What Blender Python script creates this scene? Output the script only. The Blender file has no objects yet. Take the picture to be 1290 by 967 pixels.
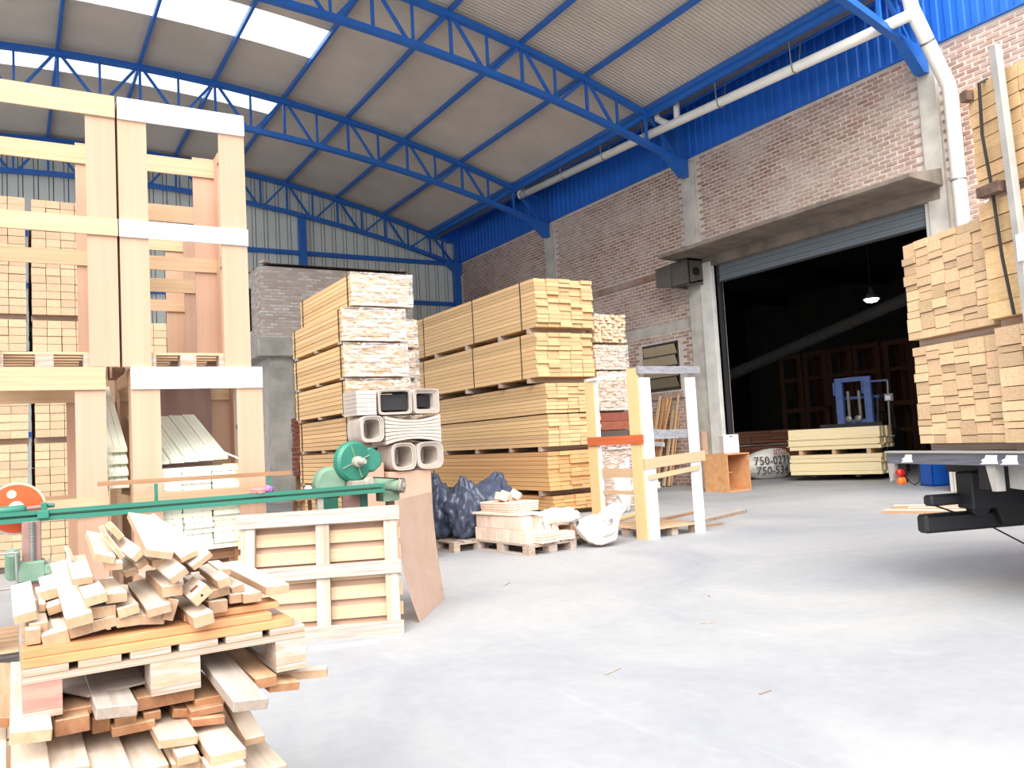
import bpy, bmesh, math, random
from math import sin, cos, pi, sqrt, radians
from mathutils import Vector, Matrix, noise
random.seed(7)
ORD = ["first", "second", "third", "fourth", "fifth", "sixth", "seventh", "eighth", "ninth", "tenth", "eleventh", "twelfth", "thirteenth", "fourteenth", "fifteenth", "sixteenth", "seventeenth", "eighteenth"]
S = bpy.context.scene
COL = S.collection

# ------------------------------------------------------------------ camera, sky, sun, exposure
cd = bpy.data.cameras.new('camera'); cam = bpy.data.objects.new('camera', cd); COL.objects.link(cam)
yaw, pit, rol = radians(31.4), radians(4.024), radians(-3.18)
fw = Vector((sin(yaw)*cos(pit), cos(yaw)*cos(pit), sin(pit)))
r0 = Vector((cos(yaw), -sin(yaw), 0)); u0 = r0.cross(fw)
rt = r0*cos(rol) + u0*sin(rol); up = -r0*sin(rol) + u0*cos(rol)
M = Matrix((rt, up, -fw)).transposed().to_4x4(); M.translation = (0, 0, 1.5)
cam.matrix_world = M
cd.sensor_fit = 'HORIZONTAL'; cd.sensor_width = 36; cd.lens = 36*1039/1290
cd.clip_start = 0.05; cd.clip_end = 200
S.camera = cam
wd = bpy.data.worlds.new('overcast_sky'); S.world = wd; wd.use_nodes = True
bg = wd.node_tree.nodes['Background']; bg.inputs[0].default_value = (0.90, 0.95, 1.0, 1); bg.inputs[1].default_value = 1.15
sl = bpy.data.lights.new('hazy_sun', 'SUN'); sl.energy = 4.0; sl.angle = radians(60); sl.color = (1, 0.965, 0.91)
so = bpy.data.objects.new('hazy_sun', sl); COL.objects.link(so)
so.rotation_euler = Vector((0.42, 0.62, -0.70)).to_track_quat('-Z', 'Y').to_euler()
vs = S.view_settings; S.display_settings.display_device = 'sRGB'
vs.view_transform = 'Standard'; vs.look = 'None'; vs.gamma = 1; vs.exposure = 0.74; vs.use_curve_mapping = False

# ------------------------------------------------------------------ materials
def srgb(r, g, b):
    f = lambda c: (c/255/12.92) if c <= 10 else ((c/255+0.055)/1.055)**2.4
    return (f(r), f(g), f(b), 1)
MATS = {}
def base(name):
    m = bpy.data.materials.new(name); m.use_nodes = True
    nt = m.node_tree; b = nt.nodes['Principled BSDF']
    MATS[name] = m
    return m, nt, b
def nd(nt, t, **k):
    n = nt.nodes.new(t)
    for a, v in k.items(): setattr(n, a, v)
    return n
def plain(name, col, rough=0.6, metal=0.0, noise_amt=0.12, scale=6.0, detail=4, bump=0.0, col2=None, emit=None, coord='Object'):
    m, nt, b = base(name)
    tc = nd(nt, 'ShaderNodeTexCoord'); nz = nd(nt, 'ShaderNodeTexNoise')
    nz.inputs['Scale'].default_value = scale; nz.inputs['Detail'].default_value = detail
    nt.links.new(tc.outputs[coord], nz.inputs['Vector'])
    rp = nd(nt, 'ShaderNodeValToRGB'); e = rp.color_ramp.elements
    c2 = col2 or tuple(min(1, c*(1-noise_amt*2)) for c in col[:3]) + (1,)
    e[0].position = 0.35; e[1].position = 0.65; e[0].color = c2; e[1].color = col
    nt.links.new(nz.outputs['Fac'], rp.inputs['Fac']); nt.links.new(rp.outputs['Color'], b.inputs['Base Color'])
    b.inputs['Roughness'].default_value = rough; b.inputs['Metallic'].default_value = metal
    if bump:
        bp = nd(nt, 'ShaderNodeBump'); bp.inputs['Strength'].default_value = bump; bp.inputs['Distance'].default_value = 0.02
        nt.links.new(nz.outputs['Fac'], bp.inputs['Height']); nt.links.new(bp.outputs['Normal'], b.inputs['Normal'])
    if emit:
        b.inputs['Emission Color'].default_value = emit[0]; b.inputs['Emission Strength'].default_value = emit[1]
    return m
def wood(name, c1, c2, var=0.14, sc=(1.2, 7, 7), rough=0.75, warm=0.012, stain=None, edge=None):
    """timber: grain stretched along local X, tone differing from piece to piece"""
    m, nt, b = base(name)
    tc = nd(nt, 'ShaderNodeTexCoord'); oi = nd(nt, 'ShaderNodeObjectInfo')
    ad = nd(nt, 'ShaderNodeVectorMath', operation='ADD'); ml = nd(nt, 'ShaderNodeVectorMath', operation='SCALE')
    cb = nd(nt, 'ShaderNodeCombineXYZ')
    for i in range(3): nt.links.new(oi.outputs['Random'], cb.inputs[i])
    nt.links.new(cb.outputs[0], ml.inputs[0]); ml.inputs['Scale'].default_value = 37.0
    mp = nd(nt, 'ShaderNodeMapping'); mp.inputs['Scale'].default_value = sc
    nt.links.new(tc.outputs['Object'], mp.inputs['Vector']); nt.links.new(mp.outputs[0], ad.inputs[0]); nt.links.new(ml.outputs[0], ad.inputs[1])
    nz = nd(nt, 'ShaderNodeTexNoise'); nz.inputs['Scale'].default_value = 1.0; nz.inputs['Detail'].default_value = 6; nz.inputs['Roughness'].default_value = 0.65
    nz.inputs['Distortion'].default_value = 0.6
    nt.links.new(ad.outputs[0], nz.inputs['Vector'])
    rp = nd(nt, 'ShaderNodeValToRGB'); e = rp.color_ramp.elements
    e[0].position = 0.3; e[1].position = 0.68; e[0].color = c2; e[1].color = c1
    nt.links.new(nz.outputs['Fac'], rp.inputs['Fac'])
    last = rp.outputs['Color']
    if stain:
        n2 = nd(nt, 'ShaderNodeTexNoise'); n2.inputs['Scale'].default_value = 0.55; n2.inputs['Detail'].default_value = 5
        nt.links.new(ad.outputs[0], n2.inputs['Vector'])
        r2 = nd(nt, 'ShaderNodeValToRGB'); r2.color_ramp.elements[0].position = 0.45; r2.color_ramp.elements[1].position = 0.6
        mx = nd(nt, 'ShaderNodeMixRGB'); mx.inputs[2].default_value = stain
        nt.links.new(n2.outputs['Fac'], r2.inputs['Fac']); nt.links.new(r2.outputs['Color'], mx.inputs[0]); nt.links.new(last, mx.inputs[1]); last = mx.outputs[0]
    if edge:      # sawn edges and end grain are darker than planed faces; front shade painted in
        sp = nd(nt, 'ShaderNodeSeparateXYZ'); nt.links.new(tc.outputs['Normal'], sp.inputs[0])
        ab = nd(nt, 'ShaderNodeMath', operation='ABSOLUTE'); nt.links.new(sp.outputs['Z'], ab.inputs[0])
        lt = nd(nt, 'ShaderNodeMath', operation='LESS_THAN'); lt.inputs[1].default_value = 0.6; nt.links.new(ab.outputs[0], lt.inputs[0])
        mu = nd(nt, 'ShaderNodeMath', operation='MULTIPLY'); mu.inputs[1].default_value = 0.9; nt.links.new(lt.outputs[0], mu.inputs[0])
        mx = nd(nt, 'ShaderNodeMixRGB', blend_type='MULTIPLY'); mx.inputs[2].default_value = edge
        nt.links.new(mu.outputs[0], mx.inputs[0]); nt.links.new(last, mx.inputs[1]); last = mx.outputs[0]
    hs = nd(nt, 'ShaderNodeHueSaturation'); mr = nd(nt, 'ShaderNodeMapRange')
    mr.inputs[3].default_value = 1-var; mr.inputs[4].default_value = 1+var*0.6
    nt.links.new(oi.outputs['Random'], mr.inputs[0]); nt.links.new(mr.outputs[0], hs.inputs['Value'])
    ma = nd(nt, 'ShaderNodeMath', operation='MULTIPLY'); ma.inputs[1].default_value = 17.31
    fr = nd(nt, 'ShaderNodeMath', operation='FRACT'); m2 = nd(nt, 'ShaderNodeMapRange')
    m2.inputs[3].default_value = 0.5-warm*0.5; m2.inputs[4].default_value = 0.5+warm*0.25
    nt.links.new(oi.outputs['Random'], ma.inputs[0]); nt.links.new(ma.outputs[0], fr.inputs[0]); nt.links.new(fr.outputs[0], m2.inputs[0])
    nt.links.new(m2.outputs[0], hs.inputs['Hue']); nt.links.new(last, hs.inputs['Color']); nt.links.new(hs.outputs['Color'], b.inputs['Base Color'])
    b.inputs['Roughness'].default_value = rough
    return m
wood('pine', srgb(208, 180, 148), srgb(188, 154, 118))
wood('pale_pine', srgb(242, 226, 186), srgb(230, 208, 160), var=0.06)
wood('pine_yellow', srgb(226, 192, 146), srgb(204, 164, 114), var=0.17)
wood('pine_orange', srgb(222, 178, 124), srgb(196, 144, 90), var=0.17)
wood('pine_end', srgb(226, 196, 158), srgb(206, 168, 126), var=0.24)
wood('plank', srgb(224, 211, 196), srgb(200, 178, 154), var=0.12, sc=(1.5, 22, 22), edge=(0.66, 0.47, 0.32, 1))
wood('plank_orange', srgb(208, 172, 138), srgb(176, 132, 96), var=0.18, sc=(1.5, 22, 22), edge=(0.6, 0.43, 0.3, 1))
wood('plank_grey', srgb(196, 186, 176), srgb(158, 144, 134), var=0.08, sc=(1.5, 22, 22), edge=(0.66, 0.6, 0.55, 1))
wood('cross_plank', srgb(202, 152, 104), srgb(176, 122, 78), var=0.1, sc=(3, 30, 30))
wood('plywood', srgb(194, 159, 134), srgb(186, 149, 123), var=0.06, sc=(0.8, 3, 3))
wood('crate_pine', srgb(206, 175, 142), srgb(188, 153, 117), var=0.06)
wood('old_pallet', srgb(184, 160, 136), srgb(160, 134, 112), var=0.14, sc=(1.2, 5, 5), stain=srgb(178, 170, 164))
wood('weathered', srgb(180, 168, 156), srgb(132, 122, 112), var=0.1, sc=(3, 9, 9), stain=srgb(168, 162, 158))
wood('old_pallet_red', srgb(196, 142, 128), srgb(182, 128, 112), var=0.03, sc=(1, 4, 4), stain=srgb(186, 118, 106))
wood('tan_board', srgb(222, 190, 138), srgb(214, 180, 128), var=0.04, sc=(2, 4, 4))
wood('orange_board', srgb(204, 112, 62), srgb(176, 86, 42), var=0.05)
wood('red_timber', srgb(160, 92, 66), srgb(120, 64, 46), var=0.2)
wood('brown_stick', srgb(176, 132, 96), srgb(140, 100, 72), var=0.15)
wood('ply_sheet', srgb(240, 216, 196), srgb(230, 202, 180), var=0.05, sc=(1.2, 6, 6))
wood('brown_box', srgb(214, 162, 114), srgb(190, 134, 88), var=0.05, sc=(1, 4, 4))
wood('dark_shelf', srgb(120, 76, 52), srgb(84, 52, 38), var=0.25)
wood('tile_block', srgb(226, 202, 184), srgb(206, 176, 156), var=0.12, sc=(1, 3, 3))
plain('white_paint', srgb(240, 243, 248), 0.5, noise_amt=0.02)
plain('white_laminate', srgb(226, 234, 248), 0.35, noise_amt=0.01)
plain('pvc_panel', srgb(236, 238, 220), 0.4, noise_amt=0.03)
plain('blue_steel', srgb(36, 104, 190), 0.42, noise_amt=0.06, scale=3)
plain('blue_siding', srgb(28, 104, 204), 0.5, noise_amt=0.06, scale=1.2)
plain('rear_siding', srgb(216, 220, 212), 0.55, noise_amt=0.05, scale=0.8)
plain('roof_sheet', srgb(204, 194, 182), 0.6, noise_amt=0.06, scale=0.7)
plain('pale_concrete', srgb(222, 220, 214), 0.85, noise_amt=0.09, scale=2.2, detail=8, bump=0.2)
plain('concrete', srgb(200, 194, 184), 0.85, noise_amt=0.14, scale=2.2, detail=8, bump=0.3)
plain('dark_concrete', srgb(140, 128, 116), 0.9, noise_amt=0.2, scale=2.0, detail=8, bump=0.4)
plain('mortar', srgb(216, 204, 194), 0.95, noise_amt=0.1, scale=3.0, detail=6, bump=0.2)
plain('shutter_steel', srgb(128, 136, 142), 0.4, metal=0.5, noise_amt=0.04)
plain('white_pipe', srgb(236, 234, 224), 0.4, noise_amt=0.03, scale=2)
plain('steel_grey', srgb(150, 150, 148), 0.45, metal=0.6)
plain('wire_dark', srgb(60, 58, 56), 0.5, metal=0.4)
plain('strap_black', srgb(36, 34, 34), 0.5)
plain('vent_brown', srgb(96, 88, 80), 0.55, metal=0.2, noise_amt=0.1)
plain('black_void', srgb(14, 13, 13), 0.9)
plain('truck_black', srgb(26, 27, 31), 0.55, noise_amt=0.15)
plain('truck_blue_grey', srgb(84, 88, 106), 0.55, col2=srgb(112, 112, 114), scale=7)
plain('truck_grey', srgb(176, 172, 166), 0.6, noise_amt=0.1)
plain('rust', srgb(120, 92, 76), 0.85, col2=srgb(84, 66, 58), scale=14)
plain('tail_red', srgb(190, 36, 30), 0.2)
plain('tail_orange', srgb(240, 110, 36), 0.2)
plain('machine_green', srgb(46, 122, 102), 0.45, noise_amt=0.1, scale=5)
plain('machine_green_dusty', srgb(120, 148, 126), 0.8, noise_amt=0.12, scale=9)
plain('dusty_iron', srgb(168, 160, 148), 0.75, noise_amt=0.12, scale=10)
plain('mauve_post', srgb(150, 118, 110), 0.7, noise_amt=0.08)
plain('saw_orange', srgb(222, 84, 36), 0.4, noise_amt=0.05)
plain('blade_rim', srgb(212, 196, 178), 0.35, metal=0.5)
plain('bag_plastic', srgb(68, 75, 94), 0.3, noise_amt=0.1, scale=6, detail=6, bump=1.0)
plain('sack_cloth', srgb(232, 226, 218), 0.85, noise_amt=0.04, scale=5)
plain('shell_veneer', srgb(196, 184, 174), 0.7, noise_amt=0.06, scale=4)
plain('shell_grey', srgb(206, 196, 186), 0.75, noise_amt=0.1, scale=6)
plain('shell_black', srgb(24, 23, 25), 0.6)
plain('cardboard', srgb(196, 160, 138), 0.85, noise_amt=0.06, scale=4)
plain('glove_pink', srgb(222, 130, 128), 0.8, noise_amt=0.05)
plain('glove_violet', srgb(160, 110, 170), 0.8, noise_amt=0.05)
plain('lift_blue', srgb(88, 112, 172), 0.45, noise_amt=0.1)
plain('lift_dark', srgb(52, 52, 56), 0.5, noise_amt=0.15)
plain('bin_blue', srgb(28, 92, 190), 0.4, noise_amt=0.03)
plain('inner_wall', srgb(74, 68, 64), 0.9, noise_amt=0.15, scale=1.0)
plain('inner_beam', srgb(120, 118, 116), 0.8, noise_amt=0.1)
plain('window_pane', srgb(176, 160, 132), 0.25, noise_amt=0.05)
plain('window_pane_dark', srgb(128, 116, 96), 0.25, noise_amt=0.05)
plain('window_frame', srgb(58, 54, 50), 0.5)
plain('ink_dark', srgb(60, 60, 76), 0.7)
plain('ink_red', srgb(160, 52, 50), 0.7)
plain('lamp_glow', srgb(255, 255, 250), 0.4, emit=((1, 0.97, 0.9, 1), 6.0))
plain('lamp_shade', srgb(120, 124, 124), 0.5, metal=0.3)
plain('white_board', srgb(240, 240, 240), 0.6, noise_amt=0.02)
plain('rubbish_grey', srgb(150, 150, 156), 0.6, noise_amt=0.2, scale=9)

def brick_material(name, c1, c2, c3):
    m, nt, b = base(name)
    at = nd(nt, 'ShaderNodeAttribute'); at.attribute_name = 'tone'
    oi = nd(nt, 'ShaderNodeObjectInfo'); tc = nd(nt, 'ShaderNodeTexCoord')
    ge = nd(nt, 'ShaderNodeNewGeometry')
    a2 = nd(nt, 'ShaderNodeMath', operation='ADD'); fr = nd(nt, 'ShaderNodeMath', operation='FRACT')
    nt.links.new(at.outputs['Fac'], a2.inputs[0]); nt.links.new(oi.outputs['Random'], a2.inputs[1]); nt.links.new(a2.outputs[0], fr.inputs[0])
    rp = nd(nt, 'ShaderNodeValToRGB'); e = rp.color_ramp.elements
    e[0].color = c1; e[0].position = 0; e[1].color = c2; e[1].position = 0.55
    x = e.new(1.0); x.color = c3
    nt.links.new(fr.outputs[0], rp.inputs['Fac'])
    nz = nd(nt, 'ShaderNodeTexNoise'); nz.inputs['Scale'].default_value = 0.7; nz.inputs['Detail'].default_value = 9; nz.inputs['Roughness'].default_value = 0.7
    nt.links.new(ge.outputs['Position'], nz.inputs['Vector'])
    r2 = nd(nt, 'ShaderNodeValToRGB'); r2.color_ramp.elements[0].position = 0.42; r2.color_ramp.elements[1].position = 0.72
    r2.color_ramp.elements[1].color = (0.75, 0.75, 0.75, 1)
    mx = nd(nt, 'ShaderNodeMixRGB'); mx.inputs[2].default_value = srgb(212, 200, 190)
    nt.links.new(nz.outputs['Fac'], r2.inputs['Fac']); nt.links.new(r2.outputs['Color'], mx.inputs[0]); nt.links.new(rp.outputs['Color'], mx.inputs[1])
    nt.links.new(mx.outputs[0], b.inputs['Base Color']); b.inputs['Roughness'].default_value = 0.92
    return m
brick_material('brick', srgb(146, 110, 96), srgb(162, 124, 108), srgb(182, 148, 132))
brick_material('brick_annex', srgb(196, 174, 160), srgb(220, 206, 194), srgb(240, 234, 228))

def floor_material():
    m, nt, b = base('floor_concrete')
    tc = nd(nt, 'ShaderNodeTexCoord')
    n1 = nd(nt, 'ShaderNodeTexNoise'); n1.inputs['Scale'].default_value = 0.35; n1.inputs['Detail'].default_value = 10; n1.inputs['Roughness'].default_value = 0.62; n1.inputs['Distortion'].default_value = 0.8
    n2 = nd(nt, 'ShaderNodeTexNoise'); n2.inputs['Scale'].default_value = 9; n2.inputs['Detail'].default_value = 8
    mp = nd(nt, 'ShaderNodeMapping'); mp.inputs['Scale'].default_value = (2.2, 0.5, 1); mp.inputs['Rotation'].default_value = (0, 0, 0.6)
    n3 = nd(nt, 'ShaderNodeTexNoise'); n3.inputs['Scale'].default_value = 1.4; n3.inputs['Detail'].default_value = 7; n3.inputs['Distortion'].default_value = 1.5
    nt.links.new(tc.outputs['Object'], n1.inputs['Vector']); nt.links.new(tc.outputs['Object'], n2.inputs['Vector'])
    nt.links.new(tc.outputs['Object'], mp.inputs[0]); nt.links.new(mp.outputs[0], n3.inputs['Vector'])
    r1 = nd(nt, 'ShaderNodeValToRGB'); r1.color_ramp.elements[0].position = 0.36; r1.color_ramp.elements[1].position = 0.6
    r1.color_ramp.elements[0].color = srgb(154, 155, 160); r1.color_ramp.elements[1].color = srgb(173, 173, 173)
    r3 = nd(nt, 'ShaderNodeValToRGB'); r3.color_ramp.elements[0].position = 0.62; r3.color_ramp.elements[1].position = 0.72
    r3.color_ramp.elements[1].color = (0.1, 0.1, 0.1, 1)
    mx = nd(nt, 'ShaderNodeMixRGB'); mx.inputs[2].default_value = srgb(216, 216, 216)
    mu = nd(nt, 'ShaderNodeMixRGB', blend_type='MULTIPLY'); mu.inputs[0].default_value = 0.18
    nt.links.new(n1.outputs['Fac'], r1.inputs[0]); nt.links.new(n3.outputs['Fac'], r3.inputs[0])
    nt.links.new(r3.outputs[0], mx.inputs[0]); nt.links.new(r1.outputs[0], mx.inputs[1])
    nt.links.new(mx.outputs[0], mu.inputs[1]); nt.links.new(n2.outputs['Fac'], mu.inputs[2])
    nt.links.new(mu.outputs[0], b.inputs['Base Color']); b.inputs['Roughness'].default_value = 0.7
    bp = nd(nt, 'ShaderNodeBump'); bp.inputs['Strength'].default_value = 0.08; bp.inputs['Distance'].default_value = 0.01
    nt.links.new(n2.outputs['Fac'], bp.inputs['Height']); nt.links.new(bp.outputs[0], b.inputs['Normal'])
floor_material()
def skylight_material():
    m, nt, b = base('skylight_sheet')
    tr = nd(nt, 'ShaderNodeBsdfTranslucent'); tr.inputs[0].default_value = (0.95, 0.97, 0.95, 1)
    tp = nd(nt, 'ShaderNodeBsdfTransparent'); mx = nd(nt, 'ShaderNodeMixShader'); mx.inputs[0].default_value = 0.35
    nt.links.new(tr.outputs[0], mx.inputs[1]); nt.links.new(tp.outputs[0], mx.inputs[2])
    nt.links.new(mx.outputs[0], nt.nodes['Material Output'].inputs[0])
skylight_material()
def film_material(name, col, clear, bump):
    m, nt, b = base(name)
    b.inputs['Base Color'].default_value = col; b.inputs['Roughness'].default_value = 0.22
    tc = nd(nt, 'ShaderNodeTexCoord'); mp = nd(nt, 'ShaderNodeMapping'); mp.inputs['Scale'].default_value = (1, 1, 5)
    nz = nd(nt, 'ShaderNodeTexNoise'); nz.inputs['Scale'].default_value = 5; nz.inputs['Detail'].default_value = 6; nz.inputs['Distortion'].default_value = 1.5
    nt.links.new(tc.outputs['Object'], mp.inputs[0]); nt.links.new(mp.outputs[0], nz.inputs[0])
    bp = nd(nt, 'ShaderNodeBump'); bp.inputs['Strength'].default_value = bump; bp.inputs['Distance'].default_value = 0.03
    nt.links.new(nz.outputs['Fac'], bp.inputs['Height']); nt.links.new(bp.outputs[0], b.inputs['Normal'])
    rp = nd(nt, 'ShaderNodeValToRGB'); rp.color_ramp.elements[0].position = 0.4; rp.color_ramp.elements[1].position = 0.62
    rp.color_ramp.elements[0].color = (clear, clear, clear, 1); rp.color_ramp.elements[1].color = (0.95, 0.95, 0.95, 1)
    nt.links.new(nz.outputs['Fac'], rp.inputs[0])
    tp = nd(nt, 'ShaderNodeBsdfTransparent'); mx = nd(nt, 'ShaderNodeMixShader')
    nt.links.new(rp.outputs[0], mx.inputs[0]); nt.links.new(tp.outputs[0], mx.inputs[1]); nt.links.new(b.outputs[0], mx.inputs[2])
    nt.links.new(mx.outputs[0], nt.nodes['Material Output'].inputs[0])
film_material('white_film', srgb(222, 216, 210), 0.15, 0.9)
film_material('clear_film', srgb(226, 214, 204), 0.1, 0.9)

# ------------------------------------------------------------------ mesh helpers
class G:
    def __init__(s): s.b = bmesh.new()
    def hexa(s, p):
        v = [s.b.verts.new(q) for q in p]
        for f in ((0,3,2,1),(4,5,6,7),(0,1,5,4),(1,2,6,5),(2,3,7,6),(3,0,4,7)): s.b.faces.new([v[i] for i in f])
        return s
    def box(s, c, d, rot=None):
        x, y, z = d[0]/2, d[1]/2, d[2]/2
        P = [Vector(q) for q in ((-x,-y,-z),(x,-y,-z),(x,y,-z),(-x,y,-z),(-x,-y,z),(x,-y,z),(x,y,z),(-x,y,z))]
        if rot is not None: P = [rot @ q for q in P]
        c = Vector(c); return s.hexa([c+q for q in P])
    def lo(s, a, b):
        return s.box([(a[i]+b[i])/2 for i in range(3)], [abs(b[i]-a[i]) for i in range(3)])
    def bar(s, a, b, w, h, upv=(0,0,1)):
        a, b = Vector(a), Vector(b); d = b-a; L = d.length; d.normalize(); u = Vector(upv)
        if abs(d.dot(u)) > 0.99: u = Vector((0,1,0))
        y = u.cross(d).normalized(); z = d.cross(y)
        return s.box((a+b)/2, (L, w, h), Matrix((d, y, z)).transposed())
    def tube(s, pts, r, n=10, cap=True):
        pts = [Vector(p) for p in pts]; rings = []; prev = None
        for i, p in enumerate(pts):
            d = (pts[min(i+1, len(pts)-1)]-pts[max(i-1, 0)]).normalized()
            if prev is None:
                u = Vector((0,0,1)) if abs(d.z) < 0.9 else Vector((1,0,0)); u = (u-d*u.dot(d)).normalized()
            else: u = (prev-d*prev.dot(d)).normalized()
            prev = u; v = d.cross(u); rr = r[i] if isinstance(r, (list, tuple)) else r
            rings.append([s.b.verts.new(p+(u*cos(2*pi*k/n)+v*sin(2*pi*k/n))*rr) for k in range(n)])
        for a, b in zip(rings, rings[1:]):
            for k in range(n): s.b.faces.new((a[k], a[(k+1)%n], b[(k+1)%n], b[k]))
        if cap: s.b.faces.new(rings[0][::-1]); s.b.faces.new(rings[-1])
        return s
    def prism(s, poly, a, b):
        """poly: list of points (Vector), extruded by vector b-a"""
        a, b = Vector(a), Vector(b); P = [Vector(q) for q in poly]
        A = [s.b.verts.new(q+a) for q in P]; B = [s.b.verts.new(q+b) for q in P]; n = len(P)
        s.b.faces.new(A[::-1]); s.b.faces.new(B)
        for i in range(n): s.b.faces.new((A[i], A[(i+1)%n], B[(i+1)%n], B[i]))
        return s
    def lathe(s, prof, c, ax=(0,0,1), n=24):
        ax = Vector(ax).normalized(); u = ax.orthogonal().normalized(); v = ax.cross(u); c = Vector(c); R = []
        for r, h in prof: R.append([s.b.verts.new(c+ax*h+(u*cos(2*pi*k/n)+v*sin(2*pi*k/n))*max(r, 1e-4)) for k in range(n)])
        for a, b in zip(R, R[1:]):
            for k in range(n): s.b.faces.new((a[k], a[(k+1)%n], b[(k+1)%n], b[k]))
        s.b.faces.new(R[0][::-1]); s.b.faces.new(R[-1]); return s
    def grid(s, f, nu, nv):
        V = [[s.b.verts.new(f(i/nu, j/nv)) for j in range(nv+1)] for i in range(nu+1)]
        for i in range(nu):
            for j in range(nv): s.b.faces.new((V[i][j], V[i+1][j], V[i+1][j+1], V[i][j+1]))
        return s
    def blob(s, c, r, amp=0.15, freq=2.0, sub=4, seed=0, flat=None, shape=None):
        t = bmesh.new(); bmesh.ops.create_icosphere(t, subdivisions=sub, radius=1)
        mp = {}
        for v in t.verts:
            q = v.co.copy(); k = noise.fractal(q*freq+Vector((seed*7.3, seed*3.1, 0)), 0.9, 2.0, 4)
            w = abs(noise.noise(Vector((q.x*freq*1.7+seed, q.y*freq*1.7, q.z*freq*0.7))))
            q *= 1+amp*k-amp*0.8*(0.35-w)
            if shape: q = shape(q)
            p = Vector((q.x*r[0], q.y*r[1], q.z*r[2]))+Vector(c)
            if flat is not None and p.z < flat: p.z = flat+(p.z-flat)*0.03
            mp[v.index] = s.b.verts.new(p)
        for f in t.faces: s.b.faces.new([mp[v.index] for v in f.verts])
        t.free(); return s
    def mesh(s, name, m, smooth=False, bevel=0, keep=False):
        if bevel: bmesh.ops.bevel(s.b, geom=list(s.b.edges), offset=bevel, segments=1, affect='EDGES', clamp_overlap=True)
        if not keep: bmesh.ops.recalc_face_normals(s.b, faces=s.b.faces)
        me = bpy.data.meshes.new(name); s.b.to_mesh(me); s.b.free()
        if smooth:
            for p in me.polygons: p.use_smooth = True
        me.materials.append(MATS[m]); return me
def link(name, data, parent=None, loc=None):
    o = bpy.data.objects.new(name, data); COL.objects.link(o)
    if parent is not None: o.parent = parent
    if loc is not None: o.location = loc
    return o
def obj(name, g, m, parent=None, smooth=False, bevel=0, loc=None, **props):
    o = link(name, g.mesh(name, m, smooth, bevel), parent, loc)
    for k, v in props.items(): o[k] = v
    return o
def tag(o, label, cat, group=None):
    o['label'] = label; o['category'] = cat
    if group: o['group'] = group
    return o
def thing(name, label, cat, loc=(0,0,0), rz=0, group=None):
    o = link(name, None, loc=loc); o.rotation_euler = (0, 0, rz); o.empty_display_size = 0.1
    return tag(o, label, cat, group)
def struct(name, g, m, smooth=False, label=None):
    o = obj(name, g, m, None, smooth); o['kind'] = 'structure'
    if label: o['label'] = label
    return o
_unit = {}
def unit(m, cuts=0):
    if m not in _unit: _unit[m] = G().box((0,0,0), (1,1,1)).mesh('piece_'+m, m)
    return _unit[m]
def piece(name, m, parent, c, d, rot=None):
    """a cuboid piece (shared mesh); rot: Matrix 3x3 whose columns are the local axes"""
    o = link(name, unit(m), parent); o.location = c; o.scale = d
    if rot is not None: o.rotation_euler = rot.to_euler()
    return o
def axes(d, upv=(0,0,1)):
    d = Vector(d).normalized(); u = Vector(upv)
    if abs(d.dot(u)) > 0.99: u = Vector((0,1,0))
    y = u.cross(d).normalized(); return Matrix((d, y, d.cross(y))).transposed()
def lpiece(name, m, parent, a, b, w, h, upv=(0,0,1)):
    a, b = Vector(a), Vector(b)
    return piece(name, m, parent, (a+b)/2, ((b-a).length, w, h), axes(b-a, upv))
RYX = Matrix(((0,-1,0),(1,0,0),(0,0,1)))      # local X laid along world Y
RZX = Matrix(((0,0,-1),(0,1,0),(1,0,0)))      # local X standing up
def copy_tree(o, parent=None):
    c = o.copy(); COL.objects.link(c)
    if parent is not None: c.parent = parent
    for ch in list(o.children): copy_tree(ch, c)
    return c
def text_mesh(body, size, m, depth=0.002):
    cu = bpy.data.curves.new('lettering', 'FONT'); cu.body = body; cu.size = size; cu.extrude = depth; cu.resolution_u = 2
    t = bpy.data.objects.new('lettering', cu); COL.objects.link(t)
    dg = bpy.context.evaluated_depsgraph_get(); me = bpy.data.meshes.new_from_object(t.evaluated_get(dg))
    bpy.data.objects.remove(t); me.materials.clear(); me.materials.append(MATS[m]); return me
# ------------------------------------------------------------------ floor and walls
fl_ = struct('floor', G().lo((-45, -25, -0.3), (45, 50, 0)), 'floor_concrete', label='pale worn concrete yard floor with light scrape marks')
WX = 16.4
g = G()
g.lo((WX, -8, 0), (WX+0.3, 9.7, 9.2)).lo((WX, 9.7, 6.05), (WX+0.3, 16.0, 9.2)).lo((WX, 16.0, 0), (WX+0.3, 17.6, 9.2))
g.lo((WX, 17.6, 0), (WX+0.3, 19.15, 2.75)).lo((WX, 17.6, 4.15), (WX+0.3, 19.15, 9.2)).lo((WX, 19.15, 0), (WX+0.3, 30.7, 9.2))
wall_r = struct('wall_right', g, 'mortar', label='long brick wall with blue sheet cladding above')

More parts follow.
